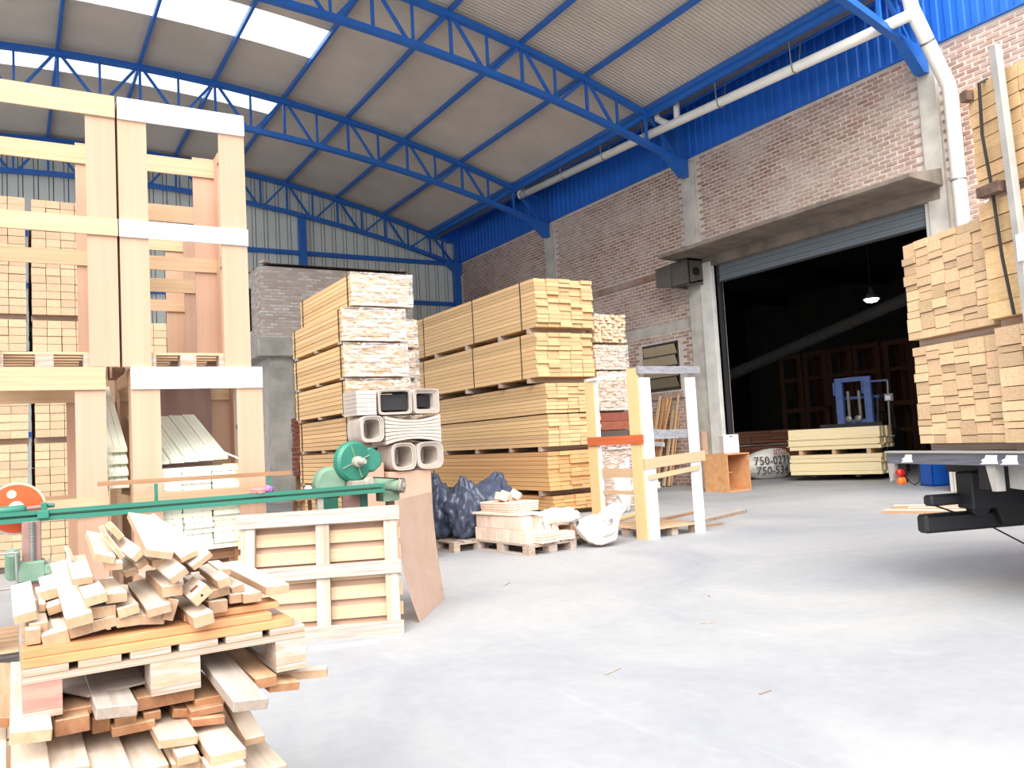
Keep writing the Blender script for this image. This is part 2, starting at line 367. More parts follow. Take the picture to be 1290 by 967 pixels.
def brick_boxes(u0, u1, z0, z1, holes, L=0.245, H=0.062, pu=0.292, pz=0.1):
    out = []; k = 0; z = z0
    while z+H < z1:
        u = u0-(pu/2 if k % 2 else 0)
        while u < u1:
            a, b = max(u, u0), min(u+L, u1)
            if b-a > 0.06 and not any(a < h[1] and b > h[0] and z < h[3] and z+H > h[2] for h in holes):
                out.append((a, b, z+random.uniform(-.004, .004), H+random.uniform(-.006, .004)))
            u += pu
        z += pz; k += 1
    return out
def brick_mesh(name, boxes, m, face, to):
    """joined bricks; to(u, depth, z) maps to world"""
    V, F, T = [], [], []
    for a, b, z, h in boxes:
        d = random.uniform(0.008, 0.02); n = len(V); t = random.random()
        for q in ((a, -d, z), (b, -d, z), (b, -d, z+h), (a, -d, z+h), (a, 0.01, z), (b, 0.01, z), (b, 0.01, z+h), (a, 0.01, z+h)):
            V.append(to(*q)); T.append(t)
        F += [(n, n+1, n+2, n+3), (n, n+4, n+5, n+1), (n+1, n+5, n+6, n+2), (n+2, n+6, n+7, n+3), (n+3, n+7, n+4, n)]
    me = bpy.data.meshes.new(name); me.from_pydata(V, [], F); me.update()
    at = me.attributes.new('tone', 'FLOAT', 'POINT'); at.data.foreach_set('value', T)
    me.materials.append(MATS[m]); return me
holes = [(9.3, 16.95, 0, 6.3), (9.38, 9.8, 0, 9.2), (16.42, 16.95, 0, 9.2), (23.5, 24.0, 0, 9.2), (17.5, 19.25, 2.65, 4.2), (16.9, 30.7, 4.42, 4.72), (17.0, 30.7, 6.05, 6.24), (17.4, 19.35, 2.5, 2.7), (30.4, 30.7, 0, 9.2)]
bb = brick_boxes(-3, 30.7, 0.02, 9.18, holes)
near = sorted([q for q in bb if q[0] > 5.35 and q[2] > 5.9 and q[0] < 9.4], key=lambda q: q[0])[:300]
ns = set(id(q) for q in near)
rest = [q for q in bb if id(q) not in ns]
o = link('brick_courses', brick_mesh('brick_courses', rest, 'brick', None, lambda u, d, z: (WX+d, u, z)), wall_r); o['kind'] = 'stuff'
bm_ = brick_mesh('brick', [(-0.1225, 0.1225, -0.031, 0.062)], 'brick', None, lambda u, d, z: (d, u, z))
at = bm_.attributes['tone']; at.data.foreach_set('value', [0.0]*8)
for a, b, z, h in near:
    o = link('brick', bm_, wall_r, (WX+random.uniform(-.006, .002), (a+b)/2, z+h/2)); o.scale = (1, (b-a)/0.245, h/0.062)
# soldier courses that stand proud
g = G(); y = 17.05
while y < 30.3:
    g.box((WX-0.02, y+0.035, 6.15), (0.09, 0.07, 0.2)); y += 0.092
o = obj('soldier_course', g, 'brick', wall_r); o['kind'] = 'stuff'
g = G(); y = 17.45
while y < 19.3:
    g.box((WX-0.03, y+0.035, 2.6), (0.1, 0.07, 0.19)); y += 0.092
o = obj('sill_course', g, 'brick', wall_r); o['kind'] = 'stuff'
obj('concrete_band', G().lo((WX-0.012, 16.95, 4.43), (WX+0.02, 30.7, 4.71)), 'concrete', wall_r)
for ya, yb in ((9.38, 9.78), (16.44, 16.94), (23.52, 23.98), (30.35, 30.7), (2.4, 2.8)):
    obj('column', G().lo((WX-0.1, ya, 0), (WX+0.05, yb, 9.05)), 'concrete', wall_r, bevel=0.015)
obj('door_jamb', G().lo((WX-0.13, 16.0, 0), (WX+0.3, 16.44, 6.1)), 'pale_concrete', wall_r, bevel=0.012)
obj('door_jamb', G().lo((WX-0.02, 9.78, 0), (WX+0.3, 9.9, 6.1)), 'pale_concrete', wall_r)
obj('lintel', G().lo((WX-0.11, 9.5, 5.98), (WX+0.3, 16.9, 6.27)), 'dark_concrete', wall_r)
cp = [Vector((WX+0.02, 0, 6.22)), Vector((WX-1.2, 0, 6.27)), Vector((WX-1.22, 0, 6.36)), Vector((WX+0.02, 0, 6.62))]
obj('canopy', G().prism(cp, (0, 9.42, 0), (0, 16.86, 0)), 'dark_concrete', wall_r, bevel=0.01, label='weathered concrete canopy slab over the wide doorway')
# trapezoid blue cladding, one sheet at a time
def ribbed(w, h, pitch, depth, top=None):
    n = round(w/pitch); pr = []
    for i in range(n):
        u = i*pitch
        pr += [(u, 0), (u+pitch*0.42, 0), (u+pitch*0.5, depth), (u+pitch*0.92, depth)]
    pr.append((w, 0)); return pr
sh = bpy.data.meshes.new('siding_sheet'); pr = ribbed(1.08, 2, 0.27, 0.035)
V = [(-q[1], q[0], z) for z in (0, 2.05) for q in pr]; n = len(pr)
sh.from_pydata(V, [], [(i, i+n, i+n+1, i+1) for i in range(n-1)]); sh.materials.append(MATS['blue_siding'])
sh2 = sh.copy(); sh2.name = 'tall_siding_sheet'
for v in sh2.vertices: v.co.z *= 1.7
for k in range(34):
    y = -6+k*1.08
    link('siding_sheet', sh if y > 8 else sh2, wall_r, (WX-0.02, y, 9.2))
obj('cladding_flashing', G().lo((WX-0.075, -6, 9.17), (WX, 30.7, 9.2)), 'blue_siding', wall_r)
# louvre window
w1 = struct('window_1', G().lo((WX-0.02, 17.6, 4.09), (WX+0.1, 19.15, 4.15)).lo((WX-0.02, 17.6, 2.75), (WX+0.1, 19.15, 2.8)).lo((WX-0.02, 17.6, 2.75), (WX+0.1, 17.66, 4.15)).lo((WX-0.02, 19.09, 2.75), (WX+0.1, 19.15, 4.15)), 'window_frame', label='louvred window with tilted tan panes in the brick wall')
for i in range(4):
    zz = 2.82+i*0.32
    ax = axes((0, 1, 0), (-0.35, 0, 1)); piece('pane', 'window_pane' if i != 0 else 'window_pane_dark', w1, (WX-0.06, 18.375, zz+0.15), (1.42, 0.012, 0.29), axes((0, 1, 0), (-0.32, 0, 1)))
    piece('pane_rail', 'window_frame', w1, (WX-0.01, 18.375, zz+0.0), (1.42, 0.03, 0.035), RYX)
obj('back_board', G().lo((WX+0.12, 17.55, 2.7), (WX+0.16, 19.2, 4.2)), 'black_void', w1)
# roller shutter
d1 = struct('door_1', G().lo((WX+0.12, 9.82, 5.98), (WX+0.6, 16.05, 6.5)), 'lift_dark', label='grey roller shutter raised to the top of the wide doorway')
for i in range(6):
    piece('shutter_slat', 'shutter_steel', d1, (WX+0.11+0.012*(i % 2), 12.94, 5.575+i*0.078), (6.2, 0.03, 0.072), RYX)
piece('bottom_rail', 'lift_dark', d1, (WX+0.11, 12.94, 5.52), (6.2, 0.06, 0.05), RYX)
for yy in (9.93, 15.96): obj('guide_rail', G().lo((WX+0.07, yy-0.04, 0), (WX+0.17, yy+0.04, 5.98)), 'lift_dark', d1)

# rear wall: standing seam sheets under the arch
def zroof(x): return 12.34-(41.5-sqrt(41.5**2-(x-2.13)**2))
def zlow(x): return 11.14-(x-2.13)**2/(2*47)
RY = 30.7
wall_b = struct('wall_rear', G().lo((-12, RY+0.1, 0), (16.7, RY+0.3, 0.4)), 'concrete', label='pale grey ribbed sheet wall at the back of the shed')
obj('seam_shade_backing', G().lo((-11.9, RY+0.02, 0.4), (16.4, RY+0.05, 9.4)).prism([Vector((-11.2+i*1.38, 0, zroof(-11.2+i*1.38)+0.1)) for i in range(21)]+[Vector((16.4, 0, 9.3)), Vector((-11.2, 0, 9.3))], (0, RY+0.02, 0), (0, RY+0.05, 0)), 'vent_brown', wall_b)  # added dark sheet, its colour stands in for shadow in the seam gaps
x = -11.9; k = 0
while x < 16.4:
    h = zroof(x+0.2)+0.1
    g = G(); g.lo((x+0.018, RY-0.03, 0.4), (x+0.3, RY+0.01, h)); g.lo((x+0.325, RY-0.03, 0.4), (x+0.428, RY+0.01, h))
    obj('siding_panel', g, 'rear_siding', wall_b); x += 0.44
for z in (9.14, 7.42, 5.2, 2.6): piece('girt', 'blue_steel', wall_b, (2.3, RY-0.11, z), (28.2, 0.14, 0.16))
for xx, z1 in ((9.6, zlow(9.6)), (2.13, zlow(2.13)), (-5.3, zlow(-5.3))): obj('post', G().lo((xx-0.13, RY-0.32, 0), (xx+0.13, RY-0.06, z1)), 'blue_steel', wall_b)
obj('post', G().lo((16.02, RY-0.36, 0), (16.28, RY-0.1, 9.3)), 'blue_steel', wall_b)

# ------------------------------------------------------------------ roof: arch of corrugated strips, skylights, purlins, trusses
xs = [-11.2+i*(27.3/34) for i in range(35)]
roof = struct('ceiling', G().lo((-12.3, 9.3, 9.6), (-11.9, 30.8, 9.9)), 'blue_steel', label='arched corrugated roof on blue steel trusses')
def roof_strip(x0, x1, y0, y1, m):
    pitch = 0.112; n = max(1, round((y1-y0)/pitch)); px_ = (y1-y0)/n; V, F = [], []
    X = [x0]+[x for x in xs if x0+0.05 < x < x1-0.05]+[x1]; Y = []
    for i in range(n): Y += [(y0+i*px_, 0), (y0+(i+.25)*px_, .012), (y0+(i+.5)*px_, 0.036), (y0+(i+.75)*px_, .012)]
    Y.append((y1, 0)); ny = len(Y)
    for xx in X:
        zz = zroof(xx)+0.13
        V += [(xx, yy, zz+dz) for yy, dz in Y]
    for i in range(len(X)-1):
        for j in range(ny-1): F.append((i*ny+j, i*ny+j+1, (i+1)*ny+j+1, (i+1)*ny+j))
    me = bpy.data.meshes.new('roof_strip'); me.from_pydata(V, [], F); me.materials.append(MATS[m])
    for p in me.polygons: p.use_smooth = True
    return me
PUR = sorted([2.13+sg*(0.985+1.97*k) for sg in (1, -1) for k in range(7)])
ends = [9.3, 10.43, 11.56, 12.69, 13.82, 14.95, 16.08, 17.21, 18.34, 19.5, 21.1, 22.1, 23.1, 24.1, 25.25, 26.38, 27.51, 28.64, 29.77, 30.9]
for a, b in zip(ends, ends[1:]):
    if a in (19.5, 24.1):
        link('roof_strip', roof_strip(PUR[9], 15.4, a, b, 'roof_sheet'), roof)
        link('roof_strip', roof_strip(-11.2, PUR[3], a, b, 'roof_sheet'), roof)
        for i in range(3, 9): link('skylight', roof_strip(PUR[i], PUR[i+1], a, b, 'skylight_sheet'), roof)
    else: link('roof_strip', roof_strip(-11.2, 15.4, a, b, 'roof_sheet'), roof)
for p in PUR:
    sl_ = (zroof(p+.1)-zroof(p-.1))/.2
    piece('purlin', 'blue_steel', roof, (p, 20.1, zroof(p)+0.045), (21.5, 0.075, 0.15), axes((0, 1, 0), (-sl_, 0, 1)))
# valley gutter between roof and wall
obj('gutter', G().lo((15.02, 9.3, 10.24), (15.5, 30.6, 10.27)).lo((15.0, 9.3, 10.24), (15.03, 30.6, 10.5)), 'steel_grey', roof)
obj('gutter_fascia', G().lo((15.5, 9.3, 10.2), (15.56, 30.6, 10.95)), 'blue_siding', roof)
obj('rear_closure', G().lo((14.9, 30.72, 8.6), (16.7, 30.9, 11.3)), 'blue_siding', roof)
obj('eave_beam', G().lo((14.96, 9.3, 10.13), (15.06, 30.6, 10.34)), 'blue_steel', roof)
obj('valley_cover', G().prism([Vector((15.5, 0, 10.93)), Vector((16.42, 0, 11.2)), Vector((16.42, 0, 11.24)), Vector((15.5, 0, 10.97))], (0, 9.3, 0), (0, 30.6, 0)), 'blue_siding', roof)
def chord(f, off, h, w, y, x0, x1, n):
    g = G(); P = [x0+(x1-x0)*i/n for i in range(n+1)]; R = []
    for xx in P:
        z = f(xx)+off
        R.append([g.b.verts.new(q) for q in ((xx, y-w/2, z-h/2), (xx, y+w/2, z-h/2), (xx, y+w/2, z+h/2), (xx, y-w/2, z+h/2))])
    for a, b in zip(R, R[1:]):
        for k in range(4): g.b.faces.new((a[k], a[(k+1) % 4], b[(k+1) % 4], b[k]))
    g.b.faces.new(R[0]); g.b.faces.new(R[-1]); return g
for y in (9.6, 16.7, 23.7, 30.36):
    tr = obj('roof_truss', chord(zroof, -0.07, 0.15, 0.16, y, -11.1, 15.25, 40), 'blue_steel', roof)
    obj('bottom_chord', chord(zlow, 0, 0.15, 0.16, y, -11.9, 16.15, 40), 'blue_steel', tr)
    mids = [(a+b)/2 for a, b in zip(PUR, PUR[1:])]
    for p in PUR:
        lpiece('web_bar', 'blue_steel', tr, (p, y, zlow(p)), (p, y, zroof(p)-0.1), 0.07, 0.07, (0, 1, 0))
    for i, m in enumerate(mids):
        lpiece('web_bar', 'blue_steel', tr, (m, y, zlow(m)), (m, y, zroof(m)-0.1), 0.06, 0.06, (0, 1, 0))
        for q in (PUR[i], PUR[i+1]):
            s_ = 1 if q > m else -1
            lpiece('web_bar', 'blue_steel', tr, (m+0.12*s_, y, zlow(m)+0.03), (q-0.1*s_, y, zroof(q)-0.13), 0.07, 0.07, (0, 1, 0))
    # shoe at the wall column: posts, strut and gusset
    lpiece('web_bar', 'blue_steel', tr, (15.1, y, zroof(15.1)-0.1), (16.05, y, zlow(16)+0.9), 0.08, 0.1, (0, 1, 0))
    lpiece('web_bar', 'blue_steel', tr, (16.1, y, zlow(16.1)-0.1), (16.1, y, 10.2), 0.1, 0.1, (0, 1, 0))
    lpiece('web_bar', 'blue_steel', tr, (15.55, y, zlow(15.55)), (15.5, y, 10.15), 0.07, 0.07, (0, 1, 0))
    lpiece('web_bar', 'blue_steel', tr, (15.15, y, zroof(15.15)-0.12), (15.95, y, zlow(16)+0.05), 0.07, 0.07, (0, 1, 0))
    obj('gusset', G().prism([Vector((15.45, 0, zlow(15.45)-0.02)), Vector((16.3, 0, 9.12)), Vector((16.3, 0, 8.62)), Vector((16.12, 0, 8.62))], (0, y-0.11, 0), (0, y+0.11, 0)), 'blue_steel', tr)
    if y < 30: obj('support_column', G().lo((-12.1, y-0.2, 0), (-11.7, y+0.2, 9.7)), 'concrete', roof)

# ------------------------------------------------------------------ rain pipes
g = G(); g.tube([(15.2, 9.12, 9.43), (15.2, 16.7, 9.76), (15.2, 23.55, 9.99)], 0.115, 14); g.tube([(15.2, 23.55, 10.0), (15.2, 23.62, 9.97), (15.2, 23.66, 10.1), (15.2, 23.66, 10.26)], 0.115, 12)
pipe = obj('rain_pipe', g, 'white_pipe', smooth=True); tag(pipe, 'long cream horizontal rain pipe hung under the blue gutter along the brick wall', 'pipe')
for y in (16.25, 15.75): 
    z0 = 9.47+(y-10.1)*0.0407
    gg = G()
    if y > 16: gg.tube([(15.2, y-0.25, z0), (15.2, y+0.05, z0+0.2), (15.2, y+0.25, z0+0.35), (15.2, y+0.28, 10.26)], 0.09, 12)
    else: gg.tube([(15.2, y, z0), (15.2, y, 10.26)], 0.085, 12)
    obj('branch_pipe', gg, 'white_pipe', pipe, smooth=True)
for y in (11.9, 14.2, 17.0, 18.9, 21.0, 23.2):
    z0 = 9.47+(y-10.1)*0.0407
    obj('pipe_hanger', G().tube([(15.05, y, 10.2), (15.06, y, z0+0.15), (15.1, y, z0-0.1), (15.2, y, z0-0.13), (15.3, y, z0-0.1), (15.34, y, z0+0.1), (15.45, y, 10.24)], 0.016, 6), 'steel_grey', pipe)
g = G().tube([(15.2, 10.0, 9.47), (15.2, 9.3, 9.55), (15.2, 9.1, 10.3)], 0.13, 14)
dp = obj('downpipe', G().tube([(15.2, 9.1, 10.6), (15.2, 9.1, 9.75), (15.24, 9.1, 9.55), (16.0, 9.04, 8.35), (16.12, 9.02, 8.15), (16.17, 9.02, 7.9), (16.17, 9.02, 0.02)], 0.14, 16), 'white_pipe', smooth=True)
tag(dp, 'thick white downpipe with two bends running down the brick wall beside the doorway', 'pipe')
for a in ((15.62, 9.07, 8.95), (16.17, 9.02, 6.2), (16.17, 9.02, 3.1)):
    dr = Vector((0.76, -0.06, -1.2)).normalized() if a[2] > 8 else Vector((0, 0, 1))
    obj('pipe_clamp', G().tube([Vector(a)-dr*0.02, Vector(a)+dr*0.02], 0.148, 16), 'steel_grey', dp)
v = obj('vent_hood', G().lo((WX-0.66, 16.96, 5.52), (WX-0.1, 17.0, 6.2)).lo((WX-0.66, 16.3, 5.52), (WX-0.62, 17.0, 6.2)).lo((WX-0.66, 16.3, 6.16), (WX-0.1, 17.0, 6.2)).prism([Vector((WX-0.66, 0, 5.5)), Vector((WX-0.1, 0, 5.62)), Vector((WX-0.1, 0, 5.66)), Vector((WX-0.66, 0, 5.54))], (0, 16.3, 0), (0, 17.0, 0)).lo((WX-0.66, 16.3, 5.52), (WX-0.1, 16.34, 6.2)), 'vent_brown')
tag(v, 'brown sheet metal vent hood on the wall under the end of the canopy', 'vent')
obj('side_flap', G().prism([Vector((WX-0.66, 17.0, 6.2)), Vector((WX-0.72, 17.55, 6.14)), Vector((WX-0.72, 17.55, 5.62)), Vector((WX-0.66, 17.0, 5.52))], (0, 0, 0), (0.03, 0.01, 0)), 'vent_brown', v)
obj('outlet', G().lathe([(0.11, 0), (0.11, 0.05), (0.06, 0.06)], (WX-0.4, 16.3, 5.86), (0, -1, 0), 18), 'black_void', v)

# ------------------------------------------------------------------ brick annex at the back
AY = 26.0
an = struct('wall_annex', G().lo((6.78, AY, 5.15), (12.0, AY+4.4, 7.5)).lo((7.05, AY+0.35, 0), (12.0, AY+4.4, 4.6)), 'mortar', label='small rough brick room at the back of the shed with a concrete ledge')
b1 = brick_boxes(6.78, 12.0, 5.2, 7.5, [], 0.235, 0.065, 0.265, 0.1)
o = link('brick_courses', brick_mesh('annex_bricks', b1, 'brick_annex', None, lambda u, d, z: (u, AY+d, z)), an); o['kind'] = 'stuff'
b2 = brick_boxes(AY, AY+4.4, 5.2, 7.5, [(27.2, 28.2, 5.6, 7.0)], 0.25, 0.07, 0.265, 0.1)
o = link('side_brick_courses', brick_mesh('annex_bricks', b2, 'brick_annex', None, lambda u, d, z: (6.78+d, u, z)), an); o['kind'] = 'stuff'
b3 = brick_boxes(7.75, 12.0, 0.1, 4.55, [], 0.25, 0.07, 0.265, 0.1)
o = link('lower_brick_courses', brick_mesh('annex_bricks', b3, 'brick_annex', None, lambda u, d, z: (u, AY+0.35+d, z)), an); o['kind'] = 'stuff'
obj('ledge', G().lo((6.6, AY-0.25, 4.6), (12.1, AY+4.4, 5.2)), 'concrete', an, bevel=0.02)
obj('pier', G().lo((7.02, AY+0.1, 0), (7.75, AY+0.5, 4.6)), 'concrete', an)
obj('dark_window', G().lo((6.74, 27.2, 5.6), (6.76, 28.2, 7.0)), 'black_void', an)
ar = bpy.data.meshes.new('annex_roof'); n = 60; V = []
for i in range(n*2+1):
    xx = 6.95+i*(4.85/(n*2)); V += [(xx, AY-0.15, 7.55+0.03*(i % 2)), (xx, AY+4.4, 7.9+0.03*(i % 2))]
ar.from_pydata(V, [], [(2*i, 2*i+2, 2*i+3, 2*i+1) for i in range(n*2)]); ar.materials.append(MATS['rust'])
link('corrugated_roof', ar, an)
g = G()
for i in range(9): g.box((6.85+random.uniform(-.1, .25), AY+0.1+i*0.45, 7.56+random.uniform(0, .1)), (0.25, 0.24, 0.08), Matrix.Rotation(random.random(), 3, 'Z'))
for i in range(4): g.box((11.75+random.uniform(-.15, .15), AY+0.1+random.random(), 7.58+i*0.03), (0.25, 0.15, 0.08), Matrix.Rotation(random.random(), 3, 'Z'))
o = obj('loose_coping', g, 'brick_annex', an); o['kind'] = 'stuff'

# ------------------------------------------------------------------ dark hall behind the doorway
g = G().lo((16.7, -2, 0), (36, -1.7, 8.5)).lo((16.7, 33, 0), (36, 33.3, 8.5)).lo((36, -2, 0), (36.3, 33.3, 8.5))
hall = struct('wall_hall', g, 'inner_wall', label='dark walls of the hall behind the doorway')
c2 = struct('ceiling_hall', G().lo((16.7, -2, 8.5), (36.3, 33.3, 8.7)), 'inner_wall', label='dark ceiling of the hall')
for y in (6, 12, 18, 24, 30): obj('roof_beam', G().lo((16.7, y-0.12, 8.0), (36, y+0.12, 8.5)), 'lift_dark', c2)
# ------------------------------------------------------------------ pallets and crates
def pallet_parts(root, W, D, m, H=0.144, deck=5, front_boards=None, x0=0.0, y0=0.0, z0=0.0):
    """euro style pallet: width W along x (three rows of blocks), depth D; every board and block a part"""
    for i in range(3):
        xx = x0+(0.05, W/2, W-0.05)[i]
        for j in range(3): piece('block', m, root, (xx, y0+(0.07, D/2, D-0.07)[j], z0+0.022+0.039), (0.1 if i != 1 else 0.145, 0.14, 0.078))
        piece('bottom_board', m, root, (xx, y0+D/2, z0+0.011), (0.1 if i != 1 else 0.145, D, 0.02))
    for j in range(3): piece('stringer_board', m, root, (x0+W/2, y0+(0.07, D/2, D-0.07)[j], z0+0.111), (W, 0.14, 0.02))
    for k in range(deck): piece('deck_board', m, root, (x0+0.06+(W-0.12)*k/(deck-1), y0+D/2, z0+0.133), (0.115, D, 0.021), None)

def crate(label, loc, W=1.08, D=1.25, H=2.3, top='crate_pine', mid='crate_pine', wm='plywood', rz=0.0, group=None, detail=True):
    t = thing('packing_crate', label, 'crate', loc, rz, group)
    for x in (0, W-0.225):
        for y in (0.0, D-0.02):
            piece('post', wm, t, (x+0.1125, y+0.01, H/2), (H, 0.02, 0.225), Matrix(((0, 0, 1), (0, -1, 0), (1, 0, 0))))
    for x in (0.01, W-0.01):
        for y in (0.11, D-0.11):
            piece('corner_board', wm, t, (x, y, H/2), (H-0.01, 0.02, 0.18), Matrix(((0, 1, 0), (0, 0, 1), (1, 0, 0))))
        piece('side_rail', 'crate_pine', t, (x, D/2, H-0.06), (D-0.42, 0.03, 0.1), RYX)
        piece('side_rail', 'crate_pine', t, (x, D/2, 1.17), (D-0.04, 0.022, 0.1), RYX)
    piece('top_rail', top, t, (W/2, -0.011, H-0.093), (W, 0.022, 0.186))
    piece('mid_rail', mid, t, (W/2, -0.011, 1.17), (W+0.01, 0.022, 0.145))
    piece('top_rail', 'crate_pine', t, (W/2, D-0.03, H-0.12), (W-0.02, 0.022, 0.17))
    piece('mid_rail', 'crate_pine', t, (W/2, D-0.03, 1.17), (W-0.02, 0.022, 0.14))
    if detail:
        for i in range(3):
            xx = (0.2, W/2, W-0.2)[i]
            for y in (0.1, D/2, D-0.12): piece('block', 'old_pallet', t, (xx, y, 0.06), (0.13, 0.13, 0.085))
            piece('bottom_board', 'old_pallet', t, (xx, D/2, 0.009), (0.13, D-0.06, 0.018))
        for k in range(6): piece('deck_board', 'crate_pine', t, (W/2, 0.11+(D-0.22)*k/5, 0.114), (W-0.05, 0.12, 0.02))
    return t
crate('wooden crate frame standing at the bottom of the left column, pine rails', (-0.41, 7.5, 0))
crate('wooden crate frame at the bottom of the right column, white top rail, panels inside', (0.86, 7.5, 0), W=1.08, top='white_paint')
crate('wooden crate frame stacked on top at the left, natural pine rails', (-0.31, 7.5, 2.305), W=1.09)
crate('wooden crate frame stacked on top beside it, two white painted rails', (0.80, 7.5, 2.305), W=1.05, top='white_paint', mid='white_paint')
crate('second-row crate frame on the floor behind the crate with the white panels', (0.86, 9.35, 0), W=1.05, H=2.2)
crate('second-row upper crate frame seen through the white-railed crate', (0.83, 9.35, 2.205), W=1.02, H=2.05)

# cream PVC panels stacked in the lower right crate
def panel_mesh():
    g = G(); pr = [(-0.1, 0), (-0.1, 0.012), (-0.094, 0.016), (-0.036, 0.016), (-0.033, 0.012), (-0.03, 0.016), (0.03, 0.016), (0.033, 0.012), (0.036, 0.016), (0.094, 0.016), (0.1, 0.012), (0.1, 0)]
    return g.prism([Vector((0, y, z)) for y, z in pr], (-0.5, 0, 0), (0.5, 0, 0)).mesh('panel', 'pvc_panel')
pmesh = panel_mesh()
n_ = 0
for r in range(15):
    for c in range(3):
        o = link('cladding_panel', pmesh); o.scale = (1.12+random.uniform(-.02, .02), 1.2, 2.9)
        o.location = (1.13+c*0.245+random.uniform(-.004, .004), 8.13+random.uniform(-.01, .01), 0.72+r*0.048)
        o.rotation_euler = (0, 0, pi/2+random.uniform(-.01, .01))
        tag(o, f'cream cladding panel lying flat inside the lower right crate, {ORD[r]} layer from below, {("left", "middle", "right")[c]} column', 'panel', 'flat cladding panels in the crate')
nm = ['first', 'second', 'third', 'fourth', 'fifth']
for k in range(5):
    o = link('cladding_panel', pmesh); L = 1.65; o.scale = (L, 0.59, 2.0)
    a = Vector((1.12+k*0.123, 7.72, 1.475+0.004*k)); d = Vector((-0.1, 0.95, 0.42)).normalized()
    o.rotation_euler = axes(d, (0, 0, 1)).to_euler(); o.location = a+d*L/2
    tag(o, f'cream ridged panel tilted on the flat panels, {nm[k]} of five from the white rail side', 'panel', 'tilted cladding panels')
for k in range(4):
    o = link('cladding_panel', pmesh); L = 1.5; o.scale = (L, 0.78, 2.6)
    a = Vector((0.765, 7.62+k*0.03, 1.3+k*0.1)); d = Vector((0.0, 0.9, 0.42)).normalized()
    o.rotation_euler = axes(d, (0, 0, 1)).to_euler(); o.location = a+d*L/2
    tag(o, f'cream panel sloping through the gap between the two crate columns, {nm[k]} from the bottom', 'panel', 'panels in the gap')
for ch in [o for o in bpy.data.objects if o.get('label', '').endswith('panels inside')][:1]:
    piece('back_panel', 'mauve_post', ch, (0.54, 1.19, 1.25), (0.66, 0.012, 2.0))
tr_ = thing('panel_trestle', 'low timber trestle carrying the cream panels inside the crate', 'trestle', (1.38, 8.13, 0))
for y in (-0.42, 0.42):
    piece('beam', 'brown_stick', tr_, (0, y, 0.665), (0.72, 0.1, 0.09))
    for x in (-0.3, 0.3): piece('leg', 'brown_stick', tr_, (x, y, 0.38), (0.48, 0.07, 0.07), RZX)
b = obj('plastic_bucket', G().lathe([(0.1, 0), (0.125, 0.25), (0.13, 0.26)], (0, 0, 0), (0, 0, 1), 20), 'tan_board', loc=(1.74, 7.68, 1.19)); tag(b, 'small tan bucket beside the cream panels in the crate', 'bucket')
bs = thing('bucket_stand', 'thin upright wooden prop under the small tan bucket', 'prop', (1.74, 7.68, 0.0))
piece('post', 'brown_stick', bs, (0, 0, 0.65), (1.045, 0.12, 0.12), RZX)
wr = obj('looped_wire', G().tube([(1.45, 7.7, 1.62), (1.6, 7.62, 1.56), (1.72, 7.6, 1.5), (1.83, 7.58, 1.42), (1.8, 7.57, 1.36), (1.7, 7.58, 1.34), (1.66, 7.6, 1.42)], 0.008, 6), 'white_paint', smooth=True)
tag(wr, 'white cord looped over the cream panels in the crate', 'cord')

# ------------------------------------------------------------------ lumber bundles
ORD = ['first', 'second', 'third', 'fourth', 'fifth', 'sixth', 'seventh', 'eighth', 'ninth', 'tenth', 'eleventh', 'twelfth', 'thirteenth', 'fourteenth', 'fifteenth', 'sixteenth', 'seventeenth', 'eighteenth']
ENDS = ['first', 'second', 'third', 'fourth', 'fifth', 'sixth', 'seventh', 'eighth']
def bundle(label, loc, W, L, H, cols, rows, m='pine_yellow', group=None, rz=0.0, jit=0.03, bearers=(), straps=(), film=None, bh=0.09, gap=0.007, name='lumber_bundle', tags=(), uneven=0):
    t = thing(name, label, 'lumber', loc, rz, group)
    w, h = W/cols, H/rows
    for i in range(cols):
        hs = [random.choice((1, 1, 1.4, 1.9, 0.7)) if uneven else 1 for j in range(rows)]; k_ = H/sum(hs); z_ = 0
        for j in range(rows):
            dy = random.uniform(-jit, jit); hh = hs[j]*k_
            piece('board', m, t, (w*(i+.5)+random.uniform(-.003, .003), L/2+dy, z_+hh/2), (L, w-gap, hh-gap), RYX); z_ += hh
    for y in bearers: piece('bearer', 'old_pallet', t, (W/2, y, -bh/2), (W*1.01, 0.09, bh))
    for y in straps:
        g = G().lo((-0.006, y, -0.004), (-0.001, y+0.03, H+0.004)).lo((W+0.001, y, -0.004), (W+0.006, y+0.03, H+0.004)).lo((-0.006, y, H), (W+0.006, y+0.03, H+0.006)).lo((-0.006, y, -0.006), (W+0.006, y+0.03, 0))
        obj('strap', g, 'strap_black', t)
    for y, z in tags: obj('paper_tag', G().lo((-0.012, y, z), (-0.004, y+0.22, z+0.3)), 'white_board', t)
    if film:
        s0 = random.random()*50
        def f(u, v):
            x = -0.03+u*(W+0.06); z = -0.01+v*(H+0.03)
            return Vector((x, -0.05-jit-0.03*noise.noise(Vector((x*5+s0, z*11, 0)))-0.02*noise.noise(Vector((x*14, z*30+s0, 3))), z))
        g = G().grid(f, 22, 16)
        def f2(u, v):
            y = -0.05-jit+u*0.5; z = -0.01+v*(H+0.03)
            return Vector((W+0.03+0.02*noise.noise(Vector((y*9, z*12+s0, 9))), y, z))
        g.grid(f2, 8, 10)
        def f3(u, v):
            y = -0.05-jit+u*0.28; x = -0.03+v*(W+0.06)
            return Vector((x, y, H+0.02+0.012*noise.noise(Vector((x*9, y*12+s0, 5)))))
        g.grid(f3, 6, 12)
        o = link('plastic_wrap', g.mesh('plastic_wrap', film, True, keep=True), t)
    return t
